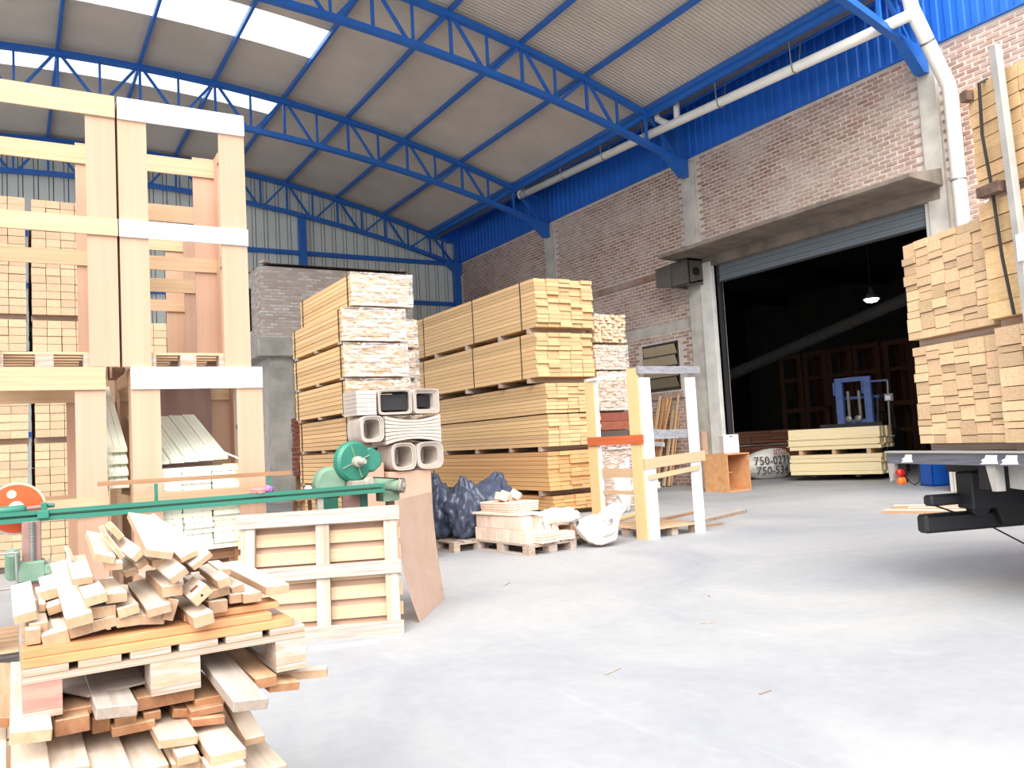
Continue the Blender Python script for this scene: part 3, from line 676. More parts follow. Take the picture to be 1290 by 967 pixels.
# tall stack in the middle
MZ = [(0.1, 0.29, 9.12, 4), (0.5, 0.77, 9.02, 9), (1.37, 0.64, 9.08, 8), (2.03, 0.6, 9.06, 8), (2.76, 0.89, 8.92, 10), (3.76, 0.98, 8.94, 12)]
ML = ['yellow pine bundle on the floor at the bottom of the tall middle stack', 'yellow pine bundle second from the floor in the tall middle stack, above the bags',
      'yellow pine bundle third from the floor in the tall middle stack', 'yellow pine bundle fourth from the floor in the tall middle stack',
      'strapped yellow pine bundle directly below the topmost one of the tall middle stack', 'strapped yellow pine bundle on the very top of the tall middle stack']
for k, (z, h, x, r) in enumerate(MZ):
    m = 'pine_yellow' if k > 1 else 'pine_orange'
    bundle(ML[k], (x, 13.6+random.uniform(-.03, .03), z), 1.4 if k > 3 else 1.3, 6.1, h, 5, r, m, 'bundles of the tall middle stack', jit=0.045, bearers=(0.35, 1.5, 3.0, 4.6, 5.8) if k != 3 else (), straps=(0.55, 2.6, 5.2) if k > 3 else (), bh=0.1 if k != 2 else 0.09, tags=((5.6, h*.45),) if k > 3 else ())
    if k == 3:
        pass
# wrapped stack, left of it
LX = [3.97, 3.96, 3.96, 3.97, 3.93, 3.92, 3.91, 4.06]
for k in range(8):
    w = ['bottom', 'second lowest', 'third lowest', 'fourth lowest', 'fourth highest', 'third highest', 'second highest', 'topmost'][k]
    bundle(f'film-wrapped bundle of thin boards, {w} of the eight-high stack before the brick room', (LX[k], 10.8, 0.04+k*0.497), 0.9 if k < 7 else 0.88, 2.35, 0.44, 4, 7, 'pine_yellow', 'film-wrapped bundles', jit=0.01, bearers=(0.15, 1.2, 2.2), bh=0.04, straps=(0.12, 2.2), film='white_film' if k > 4 else 'clear_film')
for k in range(7):
    bundle(f'film-wrapped bundle of the stack behind the eight-high wrapped one, level {ENDS[k]} from the floor', (5.12, 12.9, 0.04+k*0.53), 0.85, 2.3, 0.45, 3, 5, 'pine_yellow', 'wrapped bundles in the second row', jit=0.01, bearers=(0.15, 1.2, 2.2), bh=0.04, film='white_film' if k > 4 else 'clear_film')
# stacks seen through the crates
for nm_, x, top in (('outermost', -0.92, 6), ('middle', 0.30, 6), ('lower', 1.40, 4)):
    for k in range(top):
        lab = {'outermost': 'of the outer pile seen through the left crates', 'middle': 'of the inner pile seen through the left crates', 'lower': 'of the shorter pile seen through the right crates'}[nm_]
        bundle(f'pale pine bundle {lab}, {ENDS[k]} from the floor', (x+random.uniform(-.01, .01), 14.3+random.uniform(-.04, .04), 0.09+k*0.935), 1.14 if nm_ == 'outermost' else 0.98, 2.6, 0.85, 5, 7, 'pine', 'bundles behind the crates', jit=0.012, bearers=(0.2, 1.3, 2.4), bh=0.085)

# narrow stack right of the tall one: wrapped pack, red boards, small sticks
NX, NY = 10.44, 13.75
pk = thing('wrapped_pack', 'film-wrapped brown cardboard pack on the floor behind the white crate frame', 'pack', (NX, NY, 0))
obj('carton', G().lo((0, 0, 0.02), (0.8, 1.1, 1.2)), 'cardboard', pk, bevel=0.02)
obj('plastic_wrap', G().grid(lambda u, v: Vector((-0.02+u*0.84, -0.03-0.03*noise.noise(Vector((u*5, v*8, 2))), 0.02+v*1.2)), 20, 24), 'clear_film', pk, smooth=True)
bundle('small pack of pinkish timber wrapped in film resting on the brown carton', (NX, NY, 1.235), 0.8, 1.1, 0.36, 8, 6, 'red_timber', jit=0.02, film='clear_film', name='timber_pack', bearers=(0.2, 0.9), bh=0.03)
def stick_pack(label, z, H, n, r, film=None, mess=0.0):
    t = thing('timber_pack', label, 'lumber', (NX, NY, z))
    g = []; V, F, T = [], [], []
    for i in range(n):
        for j in range(r):
            x0 = 0.84*i/n+random.uniform(0, mess); z0 = H*j/r+random.uniform(0, mess*0.6); y0 = random.uniform(-.05, .03)-mess*random.uniform(0, 2)
            b_ = len(V); tt = random.random()
            w, h = 0.84/n-0.006, H/r-0.006
            for q in ((x0, y0, z0), (x0+w, y0, z0), (x0+w, 1.05, z0), (x0, 1.05, z0), (x0, y0, z0+h), (x0+w, y0, z0+h), (x0+w, 1.05, z0+h), (x0, 1.05, z0+h)): V.append(q); T.append(tt)
            F += [tuple(b_+i_ for i_ in f) for f in ((0,3,2,1),(4,5,6,7),(0,1,5,4),(1,2,6,5),(2,3,7,6),(3,0,4,7))]
    me = bpy.data.meshes.new('sticks'); me.from_pydata(V, [], F); at = me.attributes.new('tone', 'FLOAT', 'POINT'); at.data.foreach_set('value', T); me.materials.append(MATS['stick_ends'])
    o = link('stick', me, t); o['kind'] = 'stuff'
    if film: obj('plastic_wrap', G().grid(lambda u, v: Vector((-0.02+u*0.88, -0.08-0.03*noise.noise(Vector((u*5, v*8, z))), v*H)), 18, 12), film, t, smooth=True)
    piece('bearer', 'old_pallet', t, (0.42, 0.2, -0.02), (0.84, 0.08, 0.04)); piece('bearer', 'old_pallet', t, (0.42, 0.85, -0.02), (0.84, 0.08, 0.04))
    return t
brick_material('stick_ends', srgb(216, 160, 112), srgb(232, 190, 140), srgb(240, 212, 170))
bundle('two thick red-brown boards lying across the narrow stack behind the frame', (NX-0.02, NY-0.05, 1.64), 0.86, 1.1, 0.36, 1, 2, 'red_timber', jit=0.03, name='timber_pack', bearers=(0.2, 0.9), bh=0.03)
stick_pack('pack of small square pine sticks behind the frame, above the red-brown boards', 2.05, 0.82, 14, 12, 'clear_film')
stick_pack('film-wrapped pack of small pine sticks below the messy one', 2.91, 0.52, 14, 8, 'white_film')
stick_pack('messy pack of pine sticks with uneven ends on top of the narrow stack', 3.48, 0.6, 11, 9, None, 0.03)

# ------------------------------------------------------------------ bent veneer shells on a carton before the wrapped stack
SX, SY = 3.98, 10.15
cb = obj('cardboard_carton', G().lo((4.2, 10.1, 0), (4.82, 10.62, 1.2)), 'cardboard', bevel=0.01); tag(cb, 'plain pinkish-brown carton under the curved veneer shells beside the garbage bags', 'carton')
cb2 = obj('cardboard_carton', G().lo((3.86, 10.2, 0), (4.19, 10.65, 1.33)), 'cardboard', bevel=0.01); tag(cb2, 'narrow greyish carton behind the big green disc', 'carton')
def ring(g, W, h, ex, th, y0, y1, cx=0, cz=0, n=40):
    def pts(a, b): return [(math.copysign(abs(cos(t))**ex, cos(t))*a, math.copysign(abs(sin(t))**ex, sin(t))*b) for t in [2*pi*(i+.5)/n for i in range(n)]]
    O, I = pts(W/2, h/2), pts(W/2-th, h/2-th); V = [[g.b.verts.new((cx+x, y, cz+z)) for x, z in P] for P in (O, I) for y in (y0, y1)]
    for i in range(n):
        j = (i+1) % n
        for a, b in ((0, 1), (3, 2), (2, 0), (1, 3)): g.b.faces.new((V[a][i], V[a][j], V[b][j], V[b][i]))
    return g
def shell_nest(label, z, x0, x1, h, n, ex, dark=True, y0=10.05, L=0.5, m='shell_veneer', ang=0.0):
    """nested bent veneer shells, their open end towards the yard"""
    W = x1-x0; t = thing('veneer_shell_stack', label, 'shell', ((x0+x1)/2, y0, z), ang, 'bent veneer shells')
    for k in range(n): obj('shell', ring(G(), W-k*0.036, h-k*0.03, ex, 0.012, 0.012*k, L, 0, h/2), m, t)
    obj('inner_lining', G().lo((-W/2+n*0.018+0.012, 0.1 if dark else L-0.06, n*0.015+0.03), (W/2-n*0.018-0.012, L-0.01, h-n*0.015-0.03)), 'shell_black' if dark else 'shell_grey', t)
    return t
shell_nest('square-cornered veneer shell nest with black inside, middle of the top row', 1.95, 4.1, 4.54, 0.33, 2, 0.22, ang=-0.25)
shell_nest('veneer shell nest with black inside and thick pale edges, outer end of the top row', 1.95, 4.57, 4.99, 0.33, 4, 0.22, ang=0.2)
s3 = thing('veneer_shell_stack', 'grey stack of flat veneer at the inner end of the top row', 'shell', (3.82, 10.12, 1.95))
for k in range(6): piece('sheet', 'shell_grey', s3, (0.13, 0.25, 0.03+k*0.054), (0.27, 0.5, 0.05))
s4 = thing('veneer_shell_stack', 'pale stack of waisted veneer sheets in the middle row of shells', 'shell', (4.17, 10.05, 1.575))
for k in range(7):
    P = []; f = (k-3)/3.0
    for i in range(15): x = i/14; P.append((x*0.8, 0.17+(f-0.15)*(0.11+0.055*(2*x-1)**2)))
    for i in range(14, -1, -1): x = i/14; P.append((x*0.8, 0.17+(f+0.13)*(0.11+0.055*(2*x-1)**2)))
    obj('sheet', G().prism([Vector((x, 0, z)) for x, z in P], (0, 0, 0), (0, 0.5, 0)), 'shell_veneer', s4)
shell_nest('pair of small open greyish veneer arches beside the waisted stack', 1.6, 3.83, 4.15, 0.34, 3, 0.5, False, m='shell_grey')
shell_nest('rounded open veneer shell nest above the carton, at the outer end', 1.21, 4.6, 4.99, 0.36, 4, 0.55, False)
shell_nest('rounded open veneer shell nest above the carton, next to the green disc', 1.21, 4.24, 4.59, 0.36, 3, 0.55, False)

# ------------------------------------------------------------------ garbage bags on a small pallet
bp_ = thing('wooden_pallet', 'thin dark pallet under the garbage bags', 'pallet', (5.28, 10.45, 0), 0.05)
pallet_parts(bp_, 1.0, 1.1, 'old_pallet', deck=6)
def bag(label, c, r, seed, lean=(0, 0), neck=0.25, flat=0.148):
    def shp(q):
        if q.z > 0.35: k = 1-0.5*min(1, (q.z-0.35)/0.6); return Vector((q.x*k+lean[0]*(q.z-.35), q.y*k+lean[1]*(q.z-.35), 0.35+(q.z-0.35)*1.05))
        return q
    g = G().blob(c, r, 0.2, 2.1, 5, seed, flat, shp)
    o = obj('garbage_bag', g, 'bag_plastic', smooth=True); tag(o, label, 'bag', 'blue-black garbage bags')
    return o
bag('blue-black garbage bag standing nearest the plywood sheet', (5.36, 11.2, 0.56), (0.34, 0.34, 0.5), 1, (0.15, 0))
bag('tall blue-black garbage bag in the middle of the three, folds on top', (5.72, 10.86, 0.53), (0.35, 0.34, 0.47), 2, (-0.2, 0))
bag('blue-black garbage bag slumped behind the pile of tile blocks, neck pointing up', (6.32, 11.35, 0.55), (0.46, 0.38, 0.46), 3, (0.75, 0), flat=0.0)

# ------------------------------------------------------------------ pallet of pale tile blocks
tp = thing('wooden_pallet', 'worn pallet carrying pale tile blocks in front of the garbage bags', 'pallet', (5.78, 9.27, 0), radians(6))
pallet_parts(tp, 0.82, 1.3, 'old_pallet', deck=6)
RT = Matrix.Rotation(radians(6), 3, 'Z')
def tblock(label, c, d, rot=(0, 0, 0), group='tile blocks', m='tile_block'):
    o = obj('tile_block', G().box((0, 0, 0), d), m, bevel=0.004)
    from mathutils import Euler
    o.location = Vector((5.78, 9.27, 0)) + RT @ Vector(c); o.rotation_euler = (RT @ Euler(rot).to_matrix()).to_euler()
    return tag(o, label, 'tile', group)
for k in range(9): tblock(f'upright pale tile block in the lower course, {ORD[k]} from the front corner', (0.1, 0.12+k*0.132, 0.145+0.09), (0.18, 0.126, 0.18))
for k in range(8): tblock(f'upright pale tile block in the upper course, {ORD[k]} from the front corner', (0.1, 0.2+k*0.134, 0.327+0.085), (0.18, 0.128, 0.17))
for k in range(5): tblock(f'pale tile slab behind the two courses, {ORD[k]} from the front corner', (0.3, 0.35+k*0.17, 0.145+0.17), (0.2, 0.165, 0.34))
tblock('large thin pale slab covering the course blocks', (0.2, 0.72, 0.52), (0.42, 1.05, 0.03), (0, 0, 0.03), 'flat slabs')
for k in range(4): tblock(f'pale slab in the small stack on the pallet crown, {ENDS[k]} from its bottom', (0.34, 0.84, 0.553+k*0.034), (0.5, 0.72, 0.03), (0, 0, -0.06+0.03*k), 'flat slabs')
for k in range(4): tblock(f'short pale slab at the front corner of the pallet, {ENDS[k]} from its bottom', (0.3, 0.03+0.01*k, 0.163+k*0.037), (0.3, 0.22, 0.033), (0, 0, 0.1), 'front slabs')
for k in range(3): tblock(f'short pale slab in the right front stack of the pallet, {ENDS[k]} from its bottom', (0.64, 0.1, 0.163+k*0.037), (0.3, 0.26, 0.033), (0, 0, -0.15), 'front slabs')
for k in range(3): tblock(f'pale slab propped on edge in front of the stack, {ENDS[k]} from the outer course', (0.42+k*0.13, 0.27, 0.31), (0.1, 0.035, 0.3), (-0.5, 0.15, 0), 'propped slabs')
for k in range(3): tblock(f'broken rounded piece on top of the slab stack, {ENDS[k]} from the bags', (0.18+k*0.13, 0.8+0.05*(k % 2), 0.745), (0.12, 0.15, 0.11), (0.3*k, 0.35, 0.4*k), 'broken pieces')
# second low pallet with sacks
tp2 = thing('wooden_pallet', 'low grey pallet under the white sacks beside the tile pallet', 'pallet', (6.66, 9.55, 0), radians(8))
pallet_parts(tp2, 0.8, 0.9, 'old_pallet', deck=5)
bk = obj('timber_block', G().lo((0, 0, 0), (0.32, 0.4, 0.16)), 'plank', loc=(6.68, 9.58, 0.146), bevel=0.006); bk.rotation_euler = (0, 0, 0.15); tag(bk, 'short pale timber block on the low pallet under the white sacks', 'block')
def sack(label, c, r, seed, shp=None, flat=0.0):
    o = obj('cloth_sack', G().blob(c, r, 0.22, 1.8, 5, seed, flat, shp), 'sack_cloth', smooth=True); return tag(o, label, 'sack', 'white cloth sacks')
sack('white cloth sack lying flat over the tile blocks', (6.55, 9.72, 0.42), (0.32, 0.26, 0.13), 5, flat=0.31)
SP = [(6.66, 9.4, 0.33, .05), (6.74, 9.36, 0.3, .12), (6.82, 9.3, 0.25, .18), (6.9, 9.26, 0.215, .21), (6.98, 9.25, 0.22, .205), (7.05, 9.25, 0.28, .175), (7.12, 9.26, 0.35, .14), (7.19, 9.27, 0.42, .11), (7.26, 9.28, 0.47, .09), (7.33, 9.28, 0.5, .085), (7.38, 9.28, 0.52, .03)]
def sackf(u, v):
    i = min(int(u*10), 9); f = u*10-i; A, B = SP[i], SP[i+1]; q = [A[j]+(B[j]-A[j])*f for j in range(4)]
    th = v*2*pi; ax = Vector((0.8, -0.05, 0.6 if u > 0.4 else -0.4)).normalized(); e1 = Vector((0, 1, 0)); e2 = ax.cross(e1).normalized()
    r = q[3]*(1+(0.05+0.16*u)*sin(6*th+3*u+2*noise.noise(Vector((u*3, cos(th), sin(th)))))+0.22*noise.noise(Vector((u*5, 1.5*cos(th), 1.5*sin(th)))))
    p = Vector(q[:3])+(e1*cos(th)+e2*sin(th))*r; p.z = max(p.z, 0.006); return p
g = G().grid(sackf, 50, 56); bmesh.ops.remove_doubles(g.b, verts=g.b.verts, dist=0.0005)
o = obj('cloth_sack', g, 'sack_cloth', smooth=True); tag(o, 'white cloth sack hanging over the pallet edge, its neck rising to the crate frame', 'sack', 'white cloth sacks')

# ------------------------------------------------------------------ white and tan crate frame on its pallet
fr = thing('crate_frame', 'tall open crate frame with tan and white laminated posts on a pallet', 'crate', (7.79, 9.25, 0), 0.02)
FW, FD, FH = 1.12, 1.2, 2.42
for k in range(5): piece('deck_board', 'crate_pine', fr, (FW/2, 0.1+k*0.25, 0.135), (FW-0.08, 0.2, 0.022))
for x in (0.12, FW/2, FW-0.12):
    for y in (0.1, FD/2, FD-0.1): piece('block', 'old_pallet', fr, (x, y, 0.062), (0.12, 0.12, 0.122))
def post(x, y, z0, z1, w, d, m): return piece('post', m, fr, (x, y, (z0+z1)/2), (z1-z0, d, w), Matrix(((0, 0, 1), (0, -1, 0), (1, 0, 0))))
post(0.11, -0.012, 0, FH-0.09, 0.2, 0.02, 'white_laminate'); post(-0.01, 0.11, 0, FH+0.06, 0.022, 0.24, 'tan_board')
post(FW-0.1, -0.012, 0.0, FH-0.09, 0.2, 0.02, 'white_laminate'); post(FW+0.0, 0.1, 0.0, FH-0.1, 0.02, 0.2, 'tan_board')
post(-0.01, FD-0.06, 0, FH+0.0, 0.022, 0.22, 'tan_board'); post(0.02, FD-0.19, 0.1, FH-0.02, 0.03, 0.05, 'white_laminate')
post(FW-0.1, FD, 0.1, FH-0.1, 0.2, 0.02, 'vent_brown')
piece('top_rail', 'rubbish_grey', fr, (FW/2+0.03, -0.03, FH+0.02), (FW+0.12, 0.05, 0.11))
piece('top_rail', 'white_laminate', fr, (-0.01, FD/2+0.1, FH-0.02), (FD-0.25, 0.05, 0.04), RYX)
piece('side_rail', 'orange_board', fr, (-0.035, FD/2-0.02, 1.44), (FD+0.1, 0.025, 0.13), RYX)
piece('side_rail', 'crate_pine', fr, (0.02, FD/2, 0.95), (FD-0.1, 0.022, 0.14), RYX)
piece('side_rail', 'crate_pine', fr, (0.02, FD/2, 0.66), (FD-0.1, 0.022, 0.06), RYX)
lpiece('front_rail', 'crate_pine', fr, (-0.02, -0.035, 1.08), (FW+0.08, -0.035, 1.14), 0.022, 0.15)
lpiece('front_rail', 'crate_pine', fr, (0.04, -0.05, 0.88), (FW-0.05, -0.05, 0.97), 0.022, 0.07)
piece('front_rail', 'rubbish_grey', fr, (FW/2, 0.03, 1.49), (FW-0.38, 0.022, 0.13))
piece('back_rail', 'vent_brown', fr, (FW/2, FD+0.0, 1.52), (FW, 0.022, 0.15))
piece('back_rail', 'white_laminate', fr, (FW/2+0.1, FD-0.05, 0.95), (0.08, 0.02, 0.4))

# ------------------------------------------------------------------ things by the doorway
bx = thing('wooden_box', 'open plywood box standing on its side against the left door jamb', 'box', (14.82, 14.5, 0), radians(4))
for c, d in (((0, 0.35, 0.45), (0.03, 0.74, 0.9)), ((0.8, 0.35, 0.45), (0.03, 0.74, 0.9)), ((0.4, 0.35, 0.91), (0.84, 0.76, 0.03)), ((0.4, 0.35, 0.015), (0.76, 0.74, 0.03)), ((0.4, 0.71, 0.45), (0.77, 0.02, 0.88))): piece('panel', 'brown_box', bx, c, d)
piece('shelf', 'brown_box', bx, (0.35, 0.5, 0.45), (0.5, 0.3, 0.025)); piece('divider', 'brown_box', bx, (0.4, 0.5, 0.5), (0.03, 0.3, 0.7))
wb = obj('white_tub', G().prism([Vector((-0.2, -0.15, 0)), Vector((0.2, -0.15, 0)), Vector((0.2, 0.15, 0)), Vector((-0.2, 0.15, 0))], (0, 0, 0), (0, 0, 0.46)), 'white_board', loc=(15.3, 14.85, 0.926), bevel=0.015); wb.rotation_euler = (0, 0, -0.4)
tag(wb, 'white plastic tub on top of the open plywood box', 'tub')
obj('grip_slot', G().lo((-0.05, -0.153, 0.4), (0.05, -0.148, 0.43)), 'vent_brown', wb)
sb = thing('printed_sack', 'big white printed sack with red and dark lettering lying inside the doorway', 'sack', (18.1, 17.15, 0), radians(-12))
sk = obj('sack_body', G().blob((0.95, 0.3, 0.42), (1.0, 0.42, 0.6), 0.08, 1.3, 5, 11, 0.01, lambda q: Vector((q.x, q.y, q.z*(0.75+0.35*q.x)))), 'sack_cloth', sb, smooth=True)
for body, x, z, sz, m in (('imar', 0.98, 0.72, 0.32, 'ink_red'), ('750-0271', 0.36, 0.44, 0.34, 'ink_dark'), ('750-534', 0.42, 0.15, 0.34, 'ink_dark')):
    me = text_mesh(body, sz, m, 0.004)
    for v_ in me.vertices:      # lay the print on the bulging cloth
        X_, Z_ = v_.co.x+x, v_.co.y+z; q = (X_-0.95)/1.02; zz = (Z_-0.42)/0.66
        v_.co = Vector((X_, 0.3-0.46*sqrt(max(0.02, 1-q*q*0.8-zz*zz*0.8))-(0.13 if body == 'imar' else 0.02)-v_.co.z, Z_))
    link('lettering', me, sb)
for k, (c, r_, m, lab) in enumerate((((14.6, 17.3, 0.2), (0.4, 0.35, 0.25), 'bag_plastic', 'small dark plastic bag on the floor by the brick wall'), ((13.9, 16.6, 0.22), (0.5, 0.35, 0.26), 'sack_cloth', 'crumpled pale sheet on the floor by the brick wall'), ((13.4, 17.2, 0.16), (0.35, 0.3, 0.2), 'rubbish_grey', 'grey rag heap on the floor by the brick wall'))):
    o = obj('rubbish_heap', G().blob(c, r_, 0.3, 2.2, 4, 20+k, 0.004), m, smooth=True); tag(o, lab, 'rubbish')
rg = obj('hanging_rag', G().blob((10.3, 12.9, 0.45), (0.17, 0.12, 0.46), 0.3, 1.8, 4, 31, 0.004), 'sack_cloth', smooth=True); tag(rg, 'white rag bundle standing on the floor behind the crate frame', 'rag')
ld = ['longest', 'second', 'third']
rs = random.Random(5)
for k in range(18):
    a = Vector((15.75+rs.uniform(-.25, .25), 17.75+k*0.085+rs.uniform(-.02, .02)-0.12*(k % 2), 0.03)); b_ = Vector((16.28, 17.6+k*0.085+rs.uniform(-.03, .03), 2.1+rs.uniform(-.6, .55)))
    o = obj('leaning_stick', G().bar(a, b_, 0.085, 0.05), 'cross_plank' if k % 3 else 'pine'); tag(o, f'rough stick leaning on the brick wall under the louvred window, {ORD[k]} from the door side', 'stick', 'sticks leaning on the wall')
for k, (a, b_) in enumerate((((15.75, 17.6, 1.55), (15.85, 18.7, 1.62)), ((15.7, 17.7, 1.2), (15.8, 18.8, 1.27)))):
    o = obj('white_lath', G().bar(a, b_, 0.03, 0.12), 'white_board'); tag(o, f'white lath tied across the leaning sticks, {("upper", "lower")[k]} one', 'lath')
for k, (a, b_, w, h, m, lab) in enumerate((((9.6, 10.15, 0.03), (11.3, 10.75, 0.03), 0.16, 0.06, 'plank_grey', 'greyish brown board on the yard floor beside the crate frame'), ((9.15, 10.9, 0.02), (10.9, 11.5, 0.02), 0.1, 0.03, 'brown_stick', 'thin board on the floor behind the brown one'), ((9.2, 9.75, 0.015), (9.75, 9.72, 0.015), 0.04, 0.02, 'brown_stick', 'tiny offcut on the floor beside the crate frame'), ((9.0, 11.6, 0.03), (10.4, 12.4, 0.03), 0.14, 0.04, 'pine_yellow', 'yellow board on the floor seen through the crate frame'))):
    o = obj('floor_board', G().bar(a, b_, w, h), m); tag(o, lab, 'board')
pc = obj('post_carton', G().lo((16.0, 16.5, 0), (16.2, 16.85, 1.5)), 'cardboard'); tag(pc, 'tall brown cardboard slab standing between the frame and the door jamb', 'carton')

# ------------------------------------------------------------------ red timber rack and stool by the annex
rk = thing('red_timber_stack', 'small stack of red-brown timber in front of the brick room', 'lumber', (6.75, 22.2, 0))
for j in range(12):
    for i in range(3): piece('board', 'red_timber', rk, (0.45, 0.15+i*0.3, 0.95+j*0.135), (0.9+rs.uniform(-.05, .05), 0.27, 0.12))
for x in (0.1, 0.8):
    for y in (0.1, 0.8): piece('leg', 'brown_stick', rk, (x, y, 0.44), (0.88, 0.1, 0.1), RZX)
st = thing('work_stool', 'brown wooden stool standing behind the green saw rail', 'stool', (2.95, 9.6, 0), 0.2)
piece('seat', 'brown_stick', st, (0, 0, 0.98), (0.42, 0.32, 0.03))
for x in (-1, 1):
    for y in (-1, 1): lpiece('leg', 'brown_stick', st, (0.16*x, 0.13*y, 0), (0.09*x, 0.09*y, 0.965), 0.035, 0.035)
    lpiece('stretcher', 'brown_stick', st, (0.14*x, -0.12, 0.3), (0.14*x, 0.12, 0.3), 0.025, 0.025)
lpiece('stretcher', 'brown_stick', st, (-0.13, -0.12, 0.36), (0.13, -0.12, 0.36), 0.025, 0.025)
jar = obj('white_jar', G().lathe([(0.04, 0), (0.04, 0.1), (0.03, 0.13)], (2.98, 9.6, 0.997), n=14), 'white_board'); tag(jar, 'small white jar on the brown stool', 'jar')
# ------------------------------------------------------------------ green pull-saw bench
mc = thing('saw_bench', 'long green rail saw bench on an iron column behind the pile of planks', 'machine', (0, 7.12, 0))
piece('rail', 'machine_green', mc, (1.15, -0.04, 1.178), (3.5, 0.035, 0.03)); piece('rail', 'machine_green', mc, (1.15, -0.03, 1.128), (3.5, 0.05, 0.034)); piece('rail_web', 'machine_green_dusty', mc, (1.15, 0.0, 1.152), (3.48, 0.012, 0.06))
obj('column', G().lo((0.06, -0.06, 0.82), (0.185, 0.06, 1.12)).lo((0.07, -0.05, 0.0), (0.175, 0.05, 0.7)), 'mauve_post', mc, bevel=0.008)
g = G()
for k in range(22): g.lathe([(0.014, 0), (0.02, 0.006), (0.014, 0.012)], (0.125, -0.075, 0.83+k*0.013), (0, 0, 1), 8)
obj('screw', g, 'steel_grey', mc)
obj('clamp_foot', G().lo((0.03, -0.1, 0.68), (0.21, 0.1, 0.83)).lathe([(0.05, 0), (0.05, 0.24)], (0.0, -0.02, 0.72), (0, -0.2, 0.3), 12).lo((0.2, -0.12, 0.72), (0.25, 0.0, 0.8)), 'machine_green_dusty', mc, bevel=0.012)
obj('brace', G().bar((0.22, -0.02, 0.82), (0.4, -0.1, 0.6), 0.03, 0.03), 'dusty_iron', mc)
obj('base_plate', G().lo((-0.08, -0.2, 0), (0.34, 0.2, 0.03)), 'dusty_iron', mc)
bl = obj('saw_blade', G().lathe([(0.195, -0.002), (0.195, 0.002)], (0.03, 0.09, 1.21), (0, 1, 0), 48), 'blade_rim', mc)
obj('blade_face', G().lathe([(0.178, 0), (0.178, 0.002)], (0.03, 0.086, 1.21), (0, -1, 0), 48), 'saw_orange', bl)
obj('blade_hub', G().lathe([(0.055, 0), (0.05, 0.012), (0.02, 0.03)], (0.03, 0.084, 1.21), (0, -1, 0), 24), 'white_board', bl)
obj('blade_hole', G().lathe([(0.032, 0), (0.032, 0.002)], (0.0, 0.083, 1.32), (0, -1, 0), 24), 'blade_rim', bl)
obj('handle', G().tube([(-0.14, -0.02, 1.205), (-0.1, -0.02, 1.205), (0.07, -0.02, 1.21), (0.09, -0.02, 1.21)], [0.02, 0.032, 0.032, 0.022], 14), 'machine_green', mc, smooth=True)
obj('handle_shaft', G().tube([(0.09, -0.02, 1.21), (0.2, -0.02, 1.215)], 0.016, 10), 'mauve_post', mc)
obj('rail_clamp', G().lo((0.16, -0.08, 1.13), (0.235, 0.08, 1.19)).lo((0.185, -0.05, 1.18), (0.225, 0.05, 1.245)).lathe([(0.018, 0), (0.018, 0.05)], (0.225, 0, 1.22), (1, 0, 0), 10), 'machine_green', mc, bevel=0.006)
for x in (1.0, 1.91): obj('stick_rest', G().lo((x-0.012, 0.12, 1.17), (x+0.012, 0.15, 1.325)).lo((x-0.012, 0.03, 1.17), (x+0.012, 0.15, 1.19)), 'machine_green', mc)
obj('rail_leg', G().lo((2.28, -0.03, 0), (2.33, 0.03, 1.12)), 'dusty_iron', mc)
sk_ = obj('brown_stick', G().bar((0.58, 7.27, 1.352), (2.1, 7.27, 1.342), 0.07, 0.035), 'brown_stick'); tag(sk_, 'long brown batten lying across the green rests in front of the crates', 'batten')
gl = obj('work_glove', G().blob((1.78, 7.1, 1.205), (0.075, 0.05, 0.03), 0.35, 2.5, 4, 41, 1.186), 'glove_pink', smooth=True); tag(gl, 'crumpled pink and violet glove on the green rail', 'glove')
obj('violet_cuff', G().blob((1.86, 7.1, 1.215), (0.045, 0.045, 0.035), 0.35, 2.5, 3, 42, 1.186), 'glove_violet', gl, smooth=True)
# drum machine at the right end
dm = thing('drum_sander', 'green machine with a big round disc, belt and motor at the end of the rail', 'machine', (2.72, 7.3, 0))
obj('disc', G().lathe([(0.175, -0.05), (0.19, -0.03), (0.19, 0.03), (0.165, 0.055), (0.04, 0.06)], (-0.03, 0, 1.4), (0.25, -1, 0), 36), 'machine_green', dm, smooth=False)
for a in (20, 110, 200, 290):
    a = radians(a); u = Vector((1, 0.25, 0)).normalized(); c = Vector((-0.03, 0, 1.4))+Vector((0.25, -1, 0)).normalized()*0.062
    obj('disc_rib', G().bar(c+(u*cos(a)+Vector((0, 0, sin(a))))*0.045, c+(u*cos(a)+Vector((0, 0, sin(a))))*0.155, 0.012, 0.012), 'machine_green_dusty', dm)
obj('spindle', G().lathe([(0.05, 0), (0.05, 0.05), (0.03, 0.06), (0.03, 0.12), (0.022, 0.125), (0.022, 0.14)], Vector((-0.03, 0, 1.4))+Vector((0.24, -0.97, 0))*0.055, (0.25, -1, 0), 18), 'dusty_iron', dm)
obj('guard', G().prism([Vector((0.06, 0, 1.33)), Vector((0.16, 0, 1.29)), Vector((0.25, 0, 1.36)), Vector((0.25, 0, 1.46)), Vector((0.15, 0, 1.53)), Vector((0.09, 0, 1.5))], (0, -0.02, 0), (0, 0.1, 0)), 'machine_green', dm, bevel=0.012)
obj('housing', G().lathe([(0.12, -0.06), (0.15, -0.04), (0.15, 0.06), (0.12, 0.08)], (-0.24, 0.06, 1.22), (0, -1, 0), 28), 'machine_green_dusty', dm)
obj('housing_plate', G().lathe([(0.11, 0), (0.105, 0.012)], (-0.24, 0.0, 1.22), (0, -1, 0), 28), 'white_board', dm)
obj('arm', G().bar((-0.24, 0.05, 1.22), (-0.05, 0.02, 1.36), 0.1, 0.12), 'machine_green', dm, bevel=0.01)
